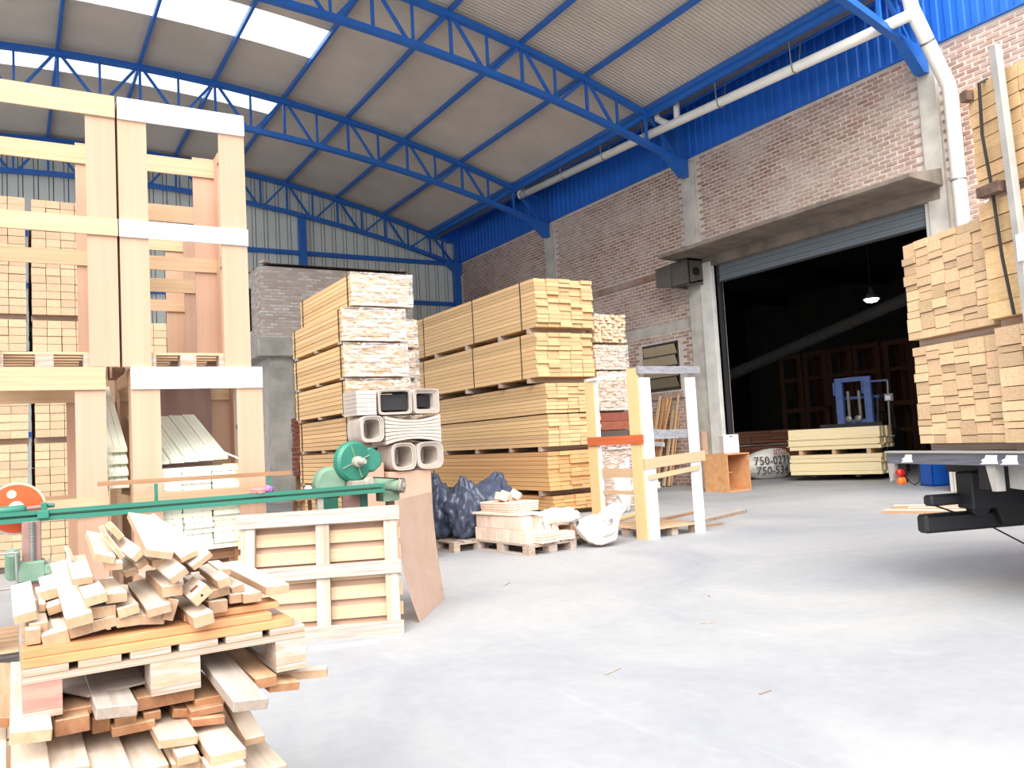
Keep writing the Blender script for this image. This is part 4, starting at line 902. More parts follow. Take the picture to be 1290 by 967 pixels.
obj('gearbox', G().lo((-0.1, -0.16, 1.14), (0.06, 0.02, 1.23)).lathe([(0.05, 0), (0.055, 0.07), (0.03, 0.075)], (0.06, -0.1, 1.2), (0.2, -1, 0), 18).lathe([(0.018, 0), (0.018, 0.02)], (0.075, -0.18, 1.2), (0.2, -1, 0), 12), 'dusty_iron', dm, bevel=0.01)
obj('motor', G().lathe([(0.06, 0), (0.07, 0.02), (0.07, 0.24), (0.06, 0.26)], (0.17, 0.02, 1.17), (0.75, -0.65, -0.05), 20).lo((0.2, -0.14, 1.02), (0.36, 0.04, 1.12)), 'machine_green_dusty', dm)
obj('pulley', G().lathe([(0.075, 0), (0.06, 0.012), (0.06, 0.02), (0.075, 0.032), (0.03, 0.035), (0.02, 0.05)], (0.365, -0.155, 1.157), (0.75, -0.65, -0.05), 20), 'dusty_iron', dm)
obj('belt', G().bar((0.1, -0.17, 1.25), (0.4, -0.17, 1.215), 0.02, 0.012).bar((0.1, -0.17, 1.15), (0.37, -0.2, 1.1), 0.02, 0.012), 'strap_black', dm)
obj('stand', G().lo((-0.34, -0.05, 0), (-0.2, 0.1, 1.1)).lo((0.0, -0.03, 0), (0.09, 0.08, 1.14)), 'machine_green', dm)
obj('stand_plate', G().lo((-0.16, -0.06, 0), (0.0, -0.03, 1.14)).lo((-0.34, -0.06, 1.1), (0.4, 0.1, 1.14)), 'mauve_post', dm)
obj('leg', G().lo((0.3, -0.02, 0), (0.36, 0.06, 1.1)), 'dusty_iron', dm)
# thin metal stool at the left edge
ms = thing('metal_stool', 'thin grey steel tube stand at the left edge below the saw blade', 'stool', (-0.12, 6.6, 0))
for x in (-0.16, 0.14):
    for y in (-0.12, 0.12): obj('leg', G().tube([(x*1.2, y*1.2, 0), (x, y, 0.95)], 0.009, 8), 'steel_grey', ms)
    obj('stretcher', G().tube([(x, -0.12, 0.72), (x, 0.12, 0.72)], 0.008, 8), 'steel_grey', ms)
for z in (0.72, 0.95): obj('stretcher', G().tube([(-0.17, -0.12, z), (0.15, -0.12, z)], 0.008, 8), 'steel_grey', ms)

# ------------------------------------------------------------------ pallet leaning on the bench, plywood sheet leaning on it
lp = thing('leaning_pallet', 'weathered pallet leaning upright against the saw bench, its slats facing away', 'pallet', (1.5, 6.88, 0.0))
lp.rotation_euler = (radians(-10.5), 0, math.atan2(-0.402, 0.916))
PW = 1.33
for z, h in ((0.055, 0.11), (0.54, 0.11), (0.985, 0.12)): piece('runner_board', 'weathered', lp, (PW/2, 0.011, z), (PW, 0.022, h))
for x in (0.09, 0.69, 1.25): piece('stringer', 'old_pallet', lp, (x, 0.06, 0.52), (1.02, 0.075, 0.11), Matrix(((0, 0, 1), (0, -1, 0), (1, 0, 0))))
piece('backing_panel', 'cardboard', lp, (PW/2+0.01, 0.15, 0.52), (PW-0.08, 0.01, 0.98))
for k in range(7): piece('slat', 'pine', lp, (PW/2, 0.11, 0.05+k*0.155), (PW, 0.02, 0.105))
g = G()
def ps(u, v):
    b0, b1 = Vector((2.98, 6.62, 0.002)), Vector((3.62, 7.42, 0.002)); t0, t1 = Vector((2.86, 6.68, 1.06)), Vector((3.50, 7.36, 1.06))
    p = b0.lerp(b1, u).lerp(t0.lerp(t1, u), v); return p+Vector((-0.06, 0.02, 0))*sin(pi*v)*(1-u*0.8)
g.grid(ps, 10, 12); bmesh.ops.solidify(g.b, geom=list(g.b.faces), thickness=0.012)
sh_ = obj('plywood_sheet', g, 'ply_sheet'); tag(sh_, 'bare warped plywood sheet leaning beside the upright pallet', 'plywood')
lw = obj('white_strip', G().bar((1.93, 6.36, 0.008), (2.45, 6.22, 0.008), 0.05, 0.014), 'white_board'); tag(lw, 'white strip on the floor in front of the leaning pallet', 'strip')

# ------------------------------------------------------------------ foreground pile of planks
PLANKS = [
('A', [0.05, 3.235, 1.008], [0.0, 1.0, 0.0], [1.0, 0.0, 0.0], 0.75, 0.04, 0.045, 'w', ''),
('A', [0.108, 3.24, 0.993], [0.0, 1.0, 0.0], [0.99, 0.0, 0.141], 0.8, 0.071, 0.045, 'w', ''),
('A', [0.173, 3.24, 1.009], [0.0, 1.0, 0.0], [0.986, 0.0, 0.164], 0.8, 0.061, 0.032, 'w', ''),
('A', [0.237, 3.24, 1.019], [0.0, 1.0, 0.0], [0.99, 0.0, 0.141], 0.8, 0.071, 0.033, 'w', ''),
('A', [0.305, 3.24, 1.015], [0.0, 1.0, 0.0], [1.0, 0.0, 0.0], 0.8, 0.07, 0.03, 'w', ''),
('A', [0.373, 3.24, 1.01], [0.0, 1.0, 0.0], [0.99, 0.0, -0.141], 0.8, 0.071, 0.03, 'w', ''),
('A', [0.425, 3.23, 1.034], [0.0, 1.0, 0.0], [0.949, 0.0, -0.316], 0.8, 0.032, 0.066, 'w', ''),
('A', [0.503, 3.145, 1.007], [0.0, 1.0, 0.0], [0.986, 0.0, 0.164], 0.85, 0.061, 0.037, 'w', ''),
('A', [0.57, 3.19, 1.02], [0.0, 1.0, 0.0], [1.0, 0.0, 0.0], 0.7, 0.06, 0.04, 'w', ''),
('A', [0.63, 3.21, 1.035], [0.0, 1.0, 0.0], [1.0, 0.0, 0.0], 0.7, 0.04, 0.03, 'w', ''),
('A', [0.68, 3.14, 1.034], [0.0, 1.0, 0.0], [1.0, 0.0, 0.0], 0.6, 0.06, 0.032, 'w', ''),
('B', [0.065, 3.175, 1.026], [0.0, 1.0, 0.0], [1.0, 0.0, 0.0], 0.55, 0.05, 0.028, 'w', ''),
('B', [0.115, 3.17, 1.006], [0.0, 1.0, 0.0], [1.0, 0.0, 0.0], 0.5, 0.03, 0.028, 'w', ''),
('B', [0.113, 3.275, 1.051], [0.0, 1.0, 0.0], [0.97, 0.0, 0.243], 0.45, 0.041, 0.028, 'w', ''),
('B', [0.08, 3.305, 1.057], [0.0, 1.0, 0.0], [1.0, 0.0, 0.0], 0.45, 0.02, 0.026, 'w', ''),
('B', [0.029, 3.127, 1.078], [-0.013, 0.997, 0.079], [0.986, 0.0, 0.164], 0.452, 0.061, 0.03, 'w', ''),
('B', [0.108, 3.35, 1.088], [0.0, 1.0, 0.0], [0.981, 0.0, 0.196], 0.4, 0.051, 0.034, 'w', ''),
('B', [0.16, 3.118, 1.097], [-0.021, 0.989, 0.145], [0.99, 0.0, 0.141], 0.677, 0.071, 0.034, 'w', ''),
('B', [0.235, 3.19, 1.054], [0.0, 1.0, 0.0], [1.0, 0.0, 0.0], 0.7, 0.07, 0.033, 'w', ''),
('B', [0.303, 3.195, 1.05], [0.0, 1.0, 0.0], [0.986, 0.0, 0.164], 0.75, 0.061, 0.031, 'w', ''),
('B', [0.385, 3.026, 1.056], [-0.009, 0.998, 0.065], [0.99, 0.0, 0.141], 0.451, 0.071, 0.028, 'w', ''),
('C', [0.212, 2.926, 1.106], [-0.008, 0.999, 0.045], [0.986, 0.0, 0.164], 0.25, 0.061, 0.03, 'w', ''),
('C', [0.27, 3.01, 1.095], [0.0, 1.0, 0.0], [1.0, 0.0, 0.0], 0.38, 0.06, 0.03, 'w', ''),
('C', [0.19, 3.142, 1.158], [0.0, 0.992, 0.124], [1.0, 0.0, 0.0], 0.323, 0.06, 0.024, 'w', ''),
('C', [0.43, 3.011, 1.098], [0.0, 1.0, 0.026], [1.0, 0.0, 0.0], 0.381, 0.06, 0.035, 'w', ''),
('C', [0.577, 3.085, 1.061], [0.0, 1.0, 0.0], [0.99, 0.0, 0.141], 0.45, 0.071, 0.028, 'w', ''),
('C', [0.643, 3.08, 1.062], [0.0, 1.0, 0.0], [0.97, 0.0, 0.243], 0.4, 0.041, 0.026, 'w', ''),
('C', [0.505, 2.87, 1.077], [-0.004, 1.0, 0.006], [0.781, 0.0, 0.625], 0.22, 0.064, 0.034, 'w', 'short mortised block with a square notch'),
('D', [0.169, 3.3, 1.199], [0.0, 1.0, 0.0], [0.243, 0.0, -0.97], 0.2, 0.041, 0.012, 'w', ''),
('D', [0.275, 3.138, 1.208], [0.0, 0.99, 0.138], [1.0, 0.0, 0.0], 0.437, 0.05, 0.024, 'w', ''),
('D', [0.252, 3.151, 1.227], [0.024, 0.997, 0.072], [0.949, 0.0, -0.316], 0.502, 0.063, 0.024, 'w', ''),
('D', [0.286, 3.127, 1.241], [0.044, 0.999, 0.027], [0.53, 0.0, -0.848], 0.354, 0.094, 0.016, 'w', ''),
('D', [0.299, 3.15, 1.275], [0.024, 1.0, 0.018], [0.6, 0.0, -0.8], 0.2, 0.05, 0.022, 'w', ''),
('D', [0.328, 3.078, 1.222], [-0.085, 0.993, 0.085], [0.707, 0.0, 0.707], 0.355, 0.042, 0.022, 'w', ''),
('D', [0.361, 3.15, 1.172], [0.0, 1.0, 0.0], [0.832, 0.0, 0.555], 0.4, 0.036, 0.02, 'w', ''),
('D', [0.333, 3.175, 1.144], [0.0, 1.0, 0.0], [0.97, 0.0, 0.243], 0.35, 0.041, 0.022, 'w', ''),
('D', [0.408, 3.172, 1.251], [0.032, 0.991, 0.127], [0.97, 0.0, -0.243], 0.666, 0.082, 0.024, 'w', ''),
('D', [0.41, 3.15, 1.168], [0.0, 1.0, 0.0], [1.0, 0.0, 0.0], 0.4, 0.04, 0.024, 'w', ''),
('D', [0.47, 3.182, 1.237], [-0.057, 0.988, 0.144], [0.928, 0.0, 0.371], 0.648, 0.054, 0.02, 'w', ''),
('D', [0.501, 3.148, 1.208], [-0.077, 0.99, 0.116], [0.832, 0.0, 0.555], 0.62, 0.072, 0.02, 'w', ''),
('D', [0.435, 2.871, 1.154], [-0.052, 0.995, 0.086], [0.857, 0.0, 0.514], 0.221, 0.058, 0.024, 'w', ''),
('D', [0.582, 2.951, 1.108], [-0.012, 0.999, 0.047], [0.97, 0.0, 0.243], 0.301, 0.041, 0.03, 'w', ''),
('D', [0.61, 3.011, 1.123], [0.0, 0.998, 0.055], [1.0, 0.0, 0.0], 0.18, 0.04, 0.024, 'w', ''),
('D', [0.77, 3.23, 1.05], [0.0, 1.0, 0.014], [1.0, 0.0, 0.0], 0.74, 0.08, 0.03, 'w', ''),
('E', [0.15, 3.26, 0.768], [0.0, 1.0, 0.0], [1.0, 0.0, 0.0], 0.8, 0.1, 0.024, 'o', ''),
('E', [0.253, 3.15, 0.788], [0.0, 1.0, 0.0], [0.996, 0.0, -0.091], 0.9, 0.11, 0.034, 'g', ''),
('E', [0.405, 3.215, 0.76], [0.0, 1.0, 0.0], [1.0, 0.0, 0.0], 0.75, 0.17, 0.04, 'o', ''),
('E', [0.535, 3.215, 0.725], [0.0, 1.0, 0.0], [1.0, 0.0, 0.0], 0.75, 0.09, 0.03, 'o', ''),
('E', [0.591, 3.07, 0.809], [0.005, 0.999, 0.054], [0.995, 0.0, -0.1], 1.1, 0.1, 0.032, 'g', ''),
('E', [0.695, 3.21, 0.773], [0.0, 1.0, 0.0], [1.0, 0.0, 0.0], 0.9, 0.07, 0.034, 'o', ''),
('E', [0.759, 3.18, 0.741], [0.0, 1.0, 0.0], [0.995, 0.0, -0.1], 0.8, 0.1, 0.028, 'o', ''),
('F', [-0.038, 3.3, 0.77], [0.0, 1.0, 0.0], [0.981, 0.0, -0.196], 0.8, 0.051, 0.03, 'o', ''),
('F', [0.038, 3.135, 0.778], [0.0, 1.0, 0.0], [0.995, 0.0, -0.1], 0.95, 0.1, 0.034, 'w', ''),
('F', [0.145, 3.225, 0.747], [0.0, 1.0, 0.0], [1.0, 0.0, 0.0], 0.85, 0.09, 0.046, 'o', ''),
('F', [0.225, 3.26, 0.717], [0.0, 1.0, 0.0], [1.0, 0.0, 0.0], 0.8, 0.05, 0.046, 'o', ''),
('F', [0.31, 3.245, 0.697], [0.0, 1.0, 0.0], [1.0, 0.0, 0.0], 0.85, 0.12, 0.027, 'o', ''),
('F', [0.29, 3.24, 0.717], [0.0, 1.0, 0.0], [1.0, 0.0, 0.0], 0.8, 0.06, 0.026, 'o', ''),
('F', [0.365, 3.24, 0.717], [0.0, 1.0, 0.0], [1.0, 0.0, 0.0], 0.8, 0.05, 0.026, 'o', ''),
('F', [0.452, 3.26, 0.702], [0.0, 1.0, 0.0], [0.981, 0.0, -0.196], 0.8, 0.051, 0.026, 'o', ''),
('F', [0.52, 3.225, 0.709], [0.0, 1.0, 0.0], [1.0, 0.0, 0.0], 0.85, 0.1, 0.022, 'o', ''),
('F', [0.519, 3.205, 0.683], [0.0, 1.0, 0.0], [0.995, 0.0, -0.1], 0.85, 0.1, 0.024, 'o', ''),
('F', [0.64, 3.146, 0.689], [0.0, 0.987, 0.158], [1.0, 0.0, 0.0], 0.9, 0.06, 0.024, 'w', ''),
('G', [0.414, 3.13, 0.672], [0.0, 1.0, 0.0], [0.996, 0.0, -0.091], 0.9, 0.11, 0.026, 'w', ''),
('G', [0.43, 3.07, 0.636], [0.0, 1.0, 0.0], [1.0, 0.0, 0.0], 0.9, 0.06, 0.028, 'w', ''),
('G', [0.53, 3.035, 0.634], [0.0, 1.0, 0.0], [1.0, 0.0, 0.0], 0.95, 0.1, 0.032, 'w', ''),
('G', [0.65, 3.05, 0.543], [0.0, 1.0, 0.0], [1.0, 0.0, 0.0], 0.9, 0.12, 0.034, 'w', ''),
('G', [-0.06, 3.115, 0.693], [0.0, 1.0, 0.0], [1.0, 0.0, 0.0], 0.95, 0.08, 0.034, 'w', ''),
('G', [0.035, 3.075, 0.683], [0.0, 1.0, 0.0], [1.0, 0.0, 0.0], 0.95, 0.09, 0.034, 'w', ''),
('G', [0.128, 3.135, 0.658], [0.0, 1.0, 0.0], [0.995, 0.0, -0.1], 0.95, 0.1, 0.034, 'w', ''),
('G', [0.23, 3.095, 0.633], [0.0, 1.0, 0.0], [1.0, 0.0, 0.0], 0.95, 0.1, 0.034, 'w', ''),
('G', [0.33, 3.09, 0.613], [0.0, 1.0, 0.0], [1.0, 0.0, 0.0], 0.9, 0.1, 0.034, 'w', ''),
('G', [0.44, 3.11, 0.605], [0.0, 1.0, 0.0], [1.0, 0.0, 0.0], 0.9, 0.1, 0.03, 'w', ''),
('G', [0.52, 2.995, 0.603], [0.0, 1.0, 0.0], [1.0, 0.0, 0.0], 0.95, 0.1, 0.034, 'w', ''),
]
up_ = thing('wooden_pallet', 'heavy pallet with a red-stained block carrying the loose planks', 'pallet', (0.02, 2.8, 0.785))
pallet_parts(up_, 0.82, 1.0, 'old_pallet', deck=6)
for ch in up_.children:
    if ch.name.startswith('block') and ch.location.x < 0.2 and ch.location.y < 0.2:
        ch.data = unit('old_pallet_red'); ch['label'] = 'pallet block stained pale red'
for a, b_, h, lab in (((0.02, 2.86, 0.942), (0.80, 2.86, 0.942), 0.026, 'long orange plank lying crosswise directly on the pallet deck at its front'), ((0.02, 2.875, 0.968), (0.735, 2.875, 0.968), 0.025, 'orange plank lying crosswise on top of the first one'), ((0.47, 2.93, 0.993), (0.775, 2.93, 0.993), 0.022, 'short orange plank lying crosswise, uppermost of the three'),
                    ((0.03, 3.4, 0.955), (0.80, 3.4, 0.955), 0.05, 'hidden plank lying crosswise at the back of the pallet deck')):
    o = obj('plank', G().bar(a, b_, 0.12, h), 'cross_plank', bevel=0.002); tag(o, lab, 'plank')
ROWS = {'A': ('plank in the row resting on the orange cross planks', 'bottom row of planks'), 'B': ('plank in the second row of the pile', 'second row of planks'), 'C': ('plank in the third row just under the loose heap', 'third row of planks'),
        'D': ('bright planed plank in the loose heap on top', 'loose heap of planks'), 'E': ('board right underneath the pallet blocks', 'boards under the pallet'), 'F': ('board in the layers below the pallet', 'boards in the middle layers'), 'G': ('board in the lowest layer in view', 'boards in the lowest layer')}
ORD_ = ['first', 'second', 'third', 'fourth', 'fifth', 'sixth', 'seventh', 'eighth', 'ninth', 'tenth', 'eleventh', 'twelfth', 'thirteenth', 'fourteenth', 'fifteenth', 'sixteenth', 'seventeenth', 'eighteenth']
rows = {}
for q in PLANKS: rows.setdefault(q[0], []).append(q)
for key, lst in rows.items():
    lst.sort(key=lambda q: q[1][0]-q[2][0]*q[4]/2)
    for i, (r, c, d, w, L, W, t_, tone, lab) in enumerate(lst):
        d, w = Vector(d), Vector(w); d.normalize(); w = (w-d*w.dot(d)).normalized()
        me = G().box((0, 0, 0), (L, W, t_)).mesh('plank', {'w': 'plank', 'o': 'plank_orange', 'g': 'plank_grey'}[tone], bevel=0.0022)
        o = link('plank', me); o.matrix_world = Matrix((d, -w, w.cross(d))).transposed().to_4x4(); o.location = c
        tag(o, (lab or ROWS[key][0])+f', {ORD[i]} from the left', 'plank', ROWS[key][1])
        if lab:
            obj('mortise', G().lo((-L/2+0.05, -0.014, t_/2-0.012), (-L/2+0.08, 0.014, t_/2+0.001)), 'red_timber', o)
            obj('bolt_hole', G().lathe([(0.004, 0), (0.004, 0.001)], (-L/2, 0, 0), (-1, 0, 0), 10), 'black_void', o)
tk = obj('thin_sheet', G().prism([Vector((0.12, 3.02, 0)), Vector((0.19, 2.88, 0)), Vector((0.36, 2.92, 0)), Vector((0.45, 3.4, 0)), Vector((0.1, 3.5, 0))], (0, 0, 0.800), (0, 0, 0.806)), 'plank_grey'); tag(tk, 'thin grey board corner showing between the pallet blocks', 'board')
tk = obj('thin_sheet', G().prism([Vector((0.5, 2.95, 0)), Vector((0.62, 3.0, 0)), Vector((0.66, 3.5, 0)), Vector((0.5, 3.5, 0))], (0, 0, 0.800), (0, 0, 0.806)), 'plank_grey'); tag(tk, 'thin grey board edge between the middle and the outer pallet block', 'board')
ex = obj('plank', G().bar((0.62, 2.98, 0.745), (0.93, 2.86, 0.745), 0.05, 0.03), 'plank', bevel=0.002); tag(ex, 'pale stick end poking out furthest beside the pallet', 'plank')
ts = thing('timber_stack', 'stacked boards that carry the whole pile, near the floor', 'lumber', (0.0, 2.78, 0))
for j in range(5):
    for i in range(5):
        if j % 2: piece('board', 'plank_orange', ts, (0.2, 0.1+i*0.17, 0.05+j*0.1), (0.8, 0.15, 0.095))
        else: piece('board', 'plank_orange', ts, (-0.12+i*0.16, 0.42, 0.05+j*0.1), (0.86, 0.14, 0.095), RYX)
lowp = thing('low_board_stack', 'low stack of grey boards on the floor at the left edge behind the planks', 'lumber', (-0.55, 4.3, 0))
for j in range(4):
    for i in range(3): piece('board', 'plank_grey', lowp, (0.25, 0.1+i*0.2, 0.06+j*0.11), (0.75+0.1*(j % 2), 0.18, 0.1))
# ------------------------------------------------------------------ truck with lumber load (local x along its rear edge, local y forwards)
TO, TA = (7.06, 4.86, 0), math.atan2(-0.94, -0.342)
tk = thing('flatbed_truck', 'rear end of a dark flatbed truck with worn bed edge, loaded with lumber', 'truck', TO, TA)
piece('bed_edge', 'truck_blue_grey', tk, (1.25, 0.03, 1.155), (2.5, 0.06, 0.1)); piece('bed_lip', 'truck_grey', tk, (1.25, 0.02, 1.212), (2.5, 0.08, 0.016))
obj('bed', G().lo((0, 0.06, 1.13), (2.5, 6.2, 1.2)), 'truck_blue_grey', tk)
for k, (a, b_) in enumerate(((0.2, 0.36), (1.17, 1.36), (1.38, 1.56))):
    P = [(a, 1.115), (a+0.03, 1.13), (a+0.02, 1.15), (a+0.06, 1.165), (a+0.07, 1.19), (b_, 1.19), (b_-0.01, 1.15), (b_, 1.12)]
    obj('reflective_patch', G().prism([Vector((x, 0, z)) for x, z in P], (0, -0.004, 0), (0, 0.001, 0)), 'white_board', tk)
obj('corner_bracket', G().prism([Vector((0, 0, 1.105)), Vector((0.09, 0, 1.105)), Vector((0.06, 0, 0.95)), Vector((0.02, 0, 0.93))], (0, 0, 0), (0, 0.08, 0)), 'truck_grey', tk)
obj('light_plate', G().lo((0.1, 0.04, 0.93), (0.2, 0.06, 1.1)), 'truck_black', tk)
obj('red_lamp', G().lathe([(0.036, 0), (0.036, 0.04), (0.02, 0.06)], (0.15, 0.04, 1.02), (0, -1, 0), 18), 'tail_red', tk, label='red tail lamp')
obj('orange_lamp', G().lathe([(0.036, 0), (0.036, 0.04), (0.02, 0.06)], (0.16, 0.04, 0.945), (0, -1, 0), 18), 'tail_orange', tk, label='orange indicator lamp')
obj('lamp_cable', G().tube([(0.19, 0.05, 1.0), (0.24, 0.05, 0.93), (0.3, 0.05, 0.91), (0.36, 0.05, 0.95), (0.37, 0.05, 1.1)], 0.006, 6), 'strap_black', tk)
obj('chassis_rail', G().lo((0.55, 0.5, 0.86), (0.7, 6.0, 1.12)).lo((1.8, 0.3, 0.86), (1.95, 6.0, 1.12)), 'truck_black', tk)
obj('cross_member', G().lo((0.15, 0.5, 1.0), (2.4, 0.62, 1.13)).lo((0.15, 2.2, 1.0), (2.4, 2.32, 1.13)), 'truck_black', tk)
obj('rear_member', G().lo((1.0, 0.12, 0.9), (1.12, 0.3, 1.12)), 'truck_black', tk)
obj('grey_bracket', G().prism([Vector((1.2, 0, 1.105)), Vector((1.3, 0, 1.105)), Vector((1.3, 0, 0.9)), Vector((1.25, 0, 0.9))], (0, 0.02, 0), (0, 0.1, 0)), 'truck_grey', tk)
obj('grey_panel', G().prism([Vector((1.3, 0, 1.1)), Vector((2.3, 0, 1.1)), Vector((2.3, 0, 0.86)), Vector((1.3, 0, 0.92))], (0, 0.14, 0), (0, 0.17, 0)), 'truck_grey', tk)
obj('lower_bar', G().lo((0.3, 0.02, 0.485), (0.44, 3.2, 0.65)), 'truck_black', tk, bevel=0.025)
obj('upper_bar', G().lo((0.44, 0.0, 0.735), (0.56, 0.75, 0.83)), 'truck_black', tk, bevel=0.02)
obj('hanger_plate', G().prism([Vector((0, 0.42, 0.97)), Vector((0, 1.25, 1.0)), Vector((0, 1.1, 0.8)), Vector((0, 0.92, 0.5)), Vector((0, 0.78, 0.5)), Vector((0, 0.7, 0.7))], (0.4, 0, 0), (0.5, 0, 0)), 'truck_black', tk, bevel=0.015)
obj('hanger_box', G().lo((0.5, 0.3, 0.7), (0.7, 1.3, 1.02)).lathe([(0.1, 0), (0.1, 0.1)], (0.5, 0.55, 0.7), (-1, 0, 0), 16), 'truck_black', tk, bevel=0.012)
obj('deep_side', G().lo((0.7, 1.0, 0.66), (1.7, 2.2, 1.1)), 'truck_black', tk)
g = G()
for y, z in ((0.55, 0.95), (0.75, 0.85), (0.9, 0.62), (1.6, 0.6), (2.0, 0.6), (1.0, 0.9)): g.lathe([(0.012, 0), (0.012, 0.006)], (0.398 if z > 0.7 else 0.298, y, z), (-1, 0, 0), 8)
obj('bolt', g, 'steel_grey', tk)
for x in (0.28, 2.0):
    for y in (2.9, 4.1):
        w_ = obj('wheel', G().lathe([(0.3, 0), (0.45, 0.04), (0.45, 0.24), (0.3, 0.28)], (x, y, 0.45), (1, 0, 0), 28), 'truck_black', tk); obj('rim', G().lathe([(0.28, -0.01), (0.28, 0.29)], (x, y, 0.45), (1, 0, 0), 20), 'truck_grey', w_)
rp = obj('rope', G().tube([Vector(TO)+Matrix.Rotation(TA, 3, 'Z') @ Vector(q) for q in ((0.42, 0.1, 0.74), (0.36, 0.45, 0.62), (0.29, 0.8, 0.485), (0.27, 1.15, 0.3), (0.22, 1.75, 0.012))], 0.008, 6), 'wire_dark', smooth=True)
tag(rp, 'thin dark rope hanging from the truck bar down to the floor', 'rope')
def to_truck(x, y, z): return Vector(TO)+Matrix.Rotation(TA, 3, 'Z') @ Vector((x, y, z))
def tb(label, x, z, W, H, cols, rows, m, y=0.1, jit=0.012, L=3.0, straps=(), uneven=0):
    return bundle(label, to_truck(x, y, z), W, L, H, cols, rows, m, 'lumber bundles on the truck', TA, jit, bearers=(0.15, 1.4, 2.7), bh=0.06, straps=straps, uneven=uneven)
tb('lower lumber bundle on the truck bed, nearest the bed corner', 0.36, 1.28, 1.03, 0.87, 6, 10, 'pine_end', uneven=1)
tb('upper lumber bundle stacked on the one nearest the bed corner', 0.33, 2.22, 1.03, 0.88, 6, 10, 'pine_end', uneven=1)
tb('second lower lumber bundle on the truck bed, partly cut by the picture edge', 1.43, 1.28, 1.0, 0.9, 4, 9, 'pine_end', 0.02, uneven=1)
tb('upper yellow bundle of wide boards beside the end-grain bundle on the truck', 1.38, 2.25, 1.0, 0.92, 2, 6, 'pine_yellow', 0.03, uneven=1)
tb('topmost yellow bundle on the truck with a dark strap down its face', 1.36, 3.26, 1.0, 0.86, 2, 8, 'pine_yellow', 0.05, straps=())
tb('yellow bundle between the topmost and the wide-board bundle, hidden end', 1.42, 3.185, 0.9, 0.012, 2, 1, 'pine_yellow', 0.3) if False else None
sp = thing('tie_strap', 'dark tie strap hanging down the face of the topmost truck bundle', 'strap', to_truck(1.56, 0, 0), TA)
obj('belt', G().tube([(0.0, 0.06, 4.13), (-0.01, -0.01, 4.1), (-0.04, -0.0, 3.7), (0.02, -0.015, 3.26), (0.06, -0.02, 2.7), (0.12, -0.02, 2.25)], 0.014, 6), 'wire_dark', sp)
obj('ratchet', G().lo((-0.06, -0.09, 3.19), (0.16, 0.0, 3.27)), 'rust', sp); obj('hook', G().lo((-0.2, -0.03, 4.02), (-0.13, 0.04, 4.1)), 'rust', sp)
sk_ = thing('truck_stake', 'grey steel stake standing at the back of the truck load', 'stake', to_truck(1.86, -0.03, 0), TA)
obj('tube', G().bar((0, 0, 1.22), (-0.1, 0, 4.3), 0.07, 0.06), 'truck_grey', sk_, bevel=0.006); obj('paper_tag', G().lo((-0.04, -0.045, 2.62), (0.1, -0.036, 2.82)), 'white_board', sk_)
bn = thing('plastic_bin', 'blue plastic bin on the hall floor seen under the truck', 'bin', (17.9, 11.0, 0), -0.5)
obj('shell', G().lo((-0.36, -0.25, 0), (0.36, -0.22, 0.62)).lo((-0.36, 0.22, 0), (0.36, 0.25, 0.62)).lo((-0.36, -0.25, 0), (-0.33, 0.25, 0.62)).lo((0.33, -0.25, 0), (0.36, 0.25, 0.62)).lo((-0.36, -0.25, 0), (0.36, 0.25, 0.04)), 'bin_blue', bn)
obj('rim', G().lo((-0.39, -0.28, 0.6), (0.39, -0.22, 0.66)).lo((-0.39, 0.22, 0.6), (0.39, 0.28, 0.66)).lo((-0.39, -0.28, 0.6), (-0.33, 0.28, 0.66)).lo((0.33, -0.28, 0.6), (0.39, 0.28, 0.66)), 'bin_blue', bn)
for k, (a, b_) in enumerate((((12.3, 8.6), (13.2, 6.2)), ((12.8, 8.5), (13.8, 6.0)), ((13.0, 8.9), (14.4, 6.4)))):
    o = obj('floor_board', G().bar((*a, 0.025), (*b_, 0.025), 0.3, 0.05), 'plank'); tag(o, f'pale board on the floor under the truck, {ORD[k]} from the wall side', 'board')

# ------------------------------------------------------------------ forklift carrying a bundle in the doorway
FA = math.atan2(-0.95, 0.3)
fk = thing('forklift', 'blue forklift inside the doorway carrying a pale bundle', 'forklift', (18.37, 15.6, 0), FA)
for s_ in (0.62, 1.78): obj('fork', G().lo((s_-0.06, 0.05, 0.1), (s_+0.06, 1.3, 0.15)).lo((s_-0.06, 1.22, 0.1), (s_+0.06, 1.3, 0.8)), 'lift_dark', fk)
for x in (0.98, 1.76):
    obj('mast_upright', G().lo((x-0.1, 1.36, 0.08), (x+0.1, 1.52, 2.78)).lo((x-0.15, 1.34, 2.3), (x-0.1, 1.5, 2.66)), 'lift_blue', fk, bevel=0.01)
obj('mast_crossbar', G().lo((0.9, 1.38, 2.66), (1.84, 1.5, 2.78)), 'lift_blue', fk); obj('mast_crossbar', G().lo((0.9, 1.4, 1.5), (1.84, 1.48, 1.6)), 'lift_blue', fk)
for x in (1.2, 1.5): obj('lift_cylinder', G().tube([(x, 1.46, 0.2), (x, 1.46, 2.4)], 0.045, 10), 'steel_grey', fk)
obj('carriage', G().lo((0.4, 1.3, 0.5), (2.1, 1.36, 0.62)).lo((0.4, 1.3, 1.38), (2.1, 1.36, 1.5)), 'lift_dark', fk)
for x in (1.22, 1.48): obj('chain_roller', G().lathe([(0.09, 0), (0.09, 0.06), (0.04, 0.08)], (x, 1.34, 1.62), (0, -1, 0), 14), 'steel_grey', fk)
obj('body', G().lo((0.85, 1.7, 0.3), (1.9, 3.4, 1.05)).lo((0.85, 2.9, 0.3), (1.9, 3.9, 1.25)), 'lift_dark', fk, bevel=0.06)
obj('hood', G().lo((0.9, 2.4, 1.05), (1.85, 3.3, 1.2)), 'lift_blue', fk, bevel=0.05)
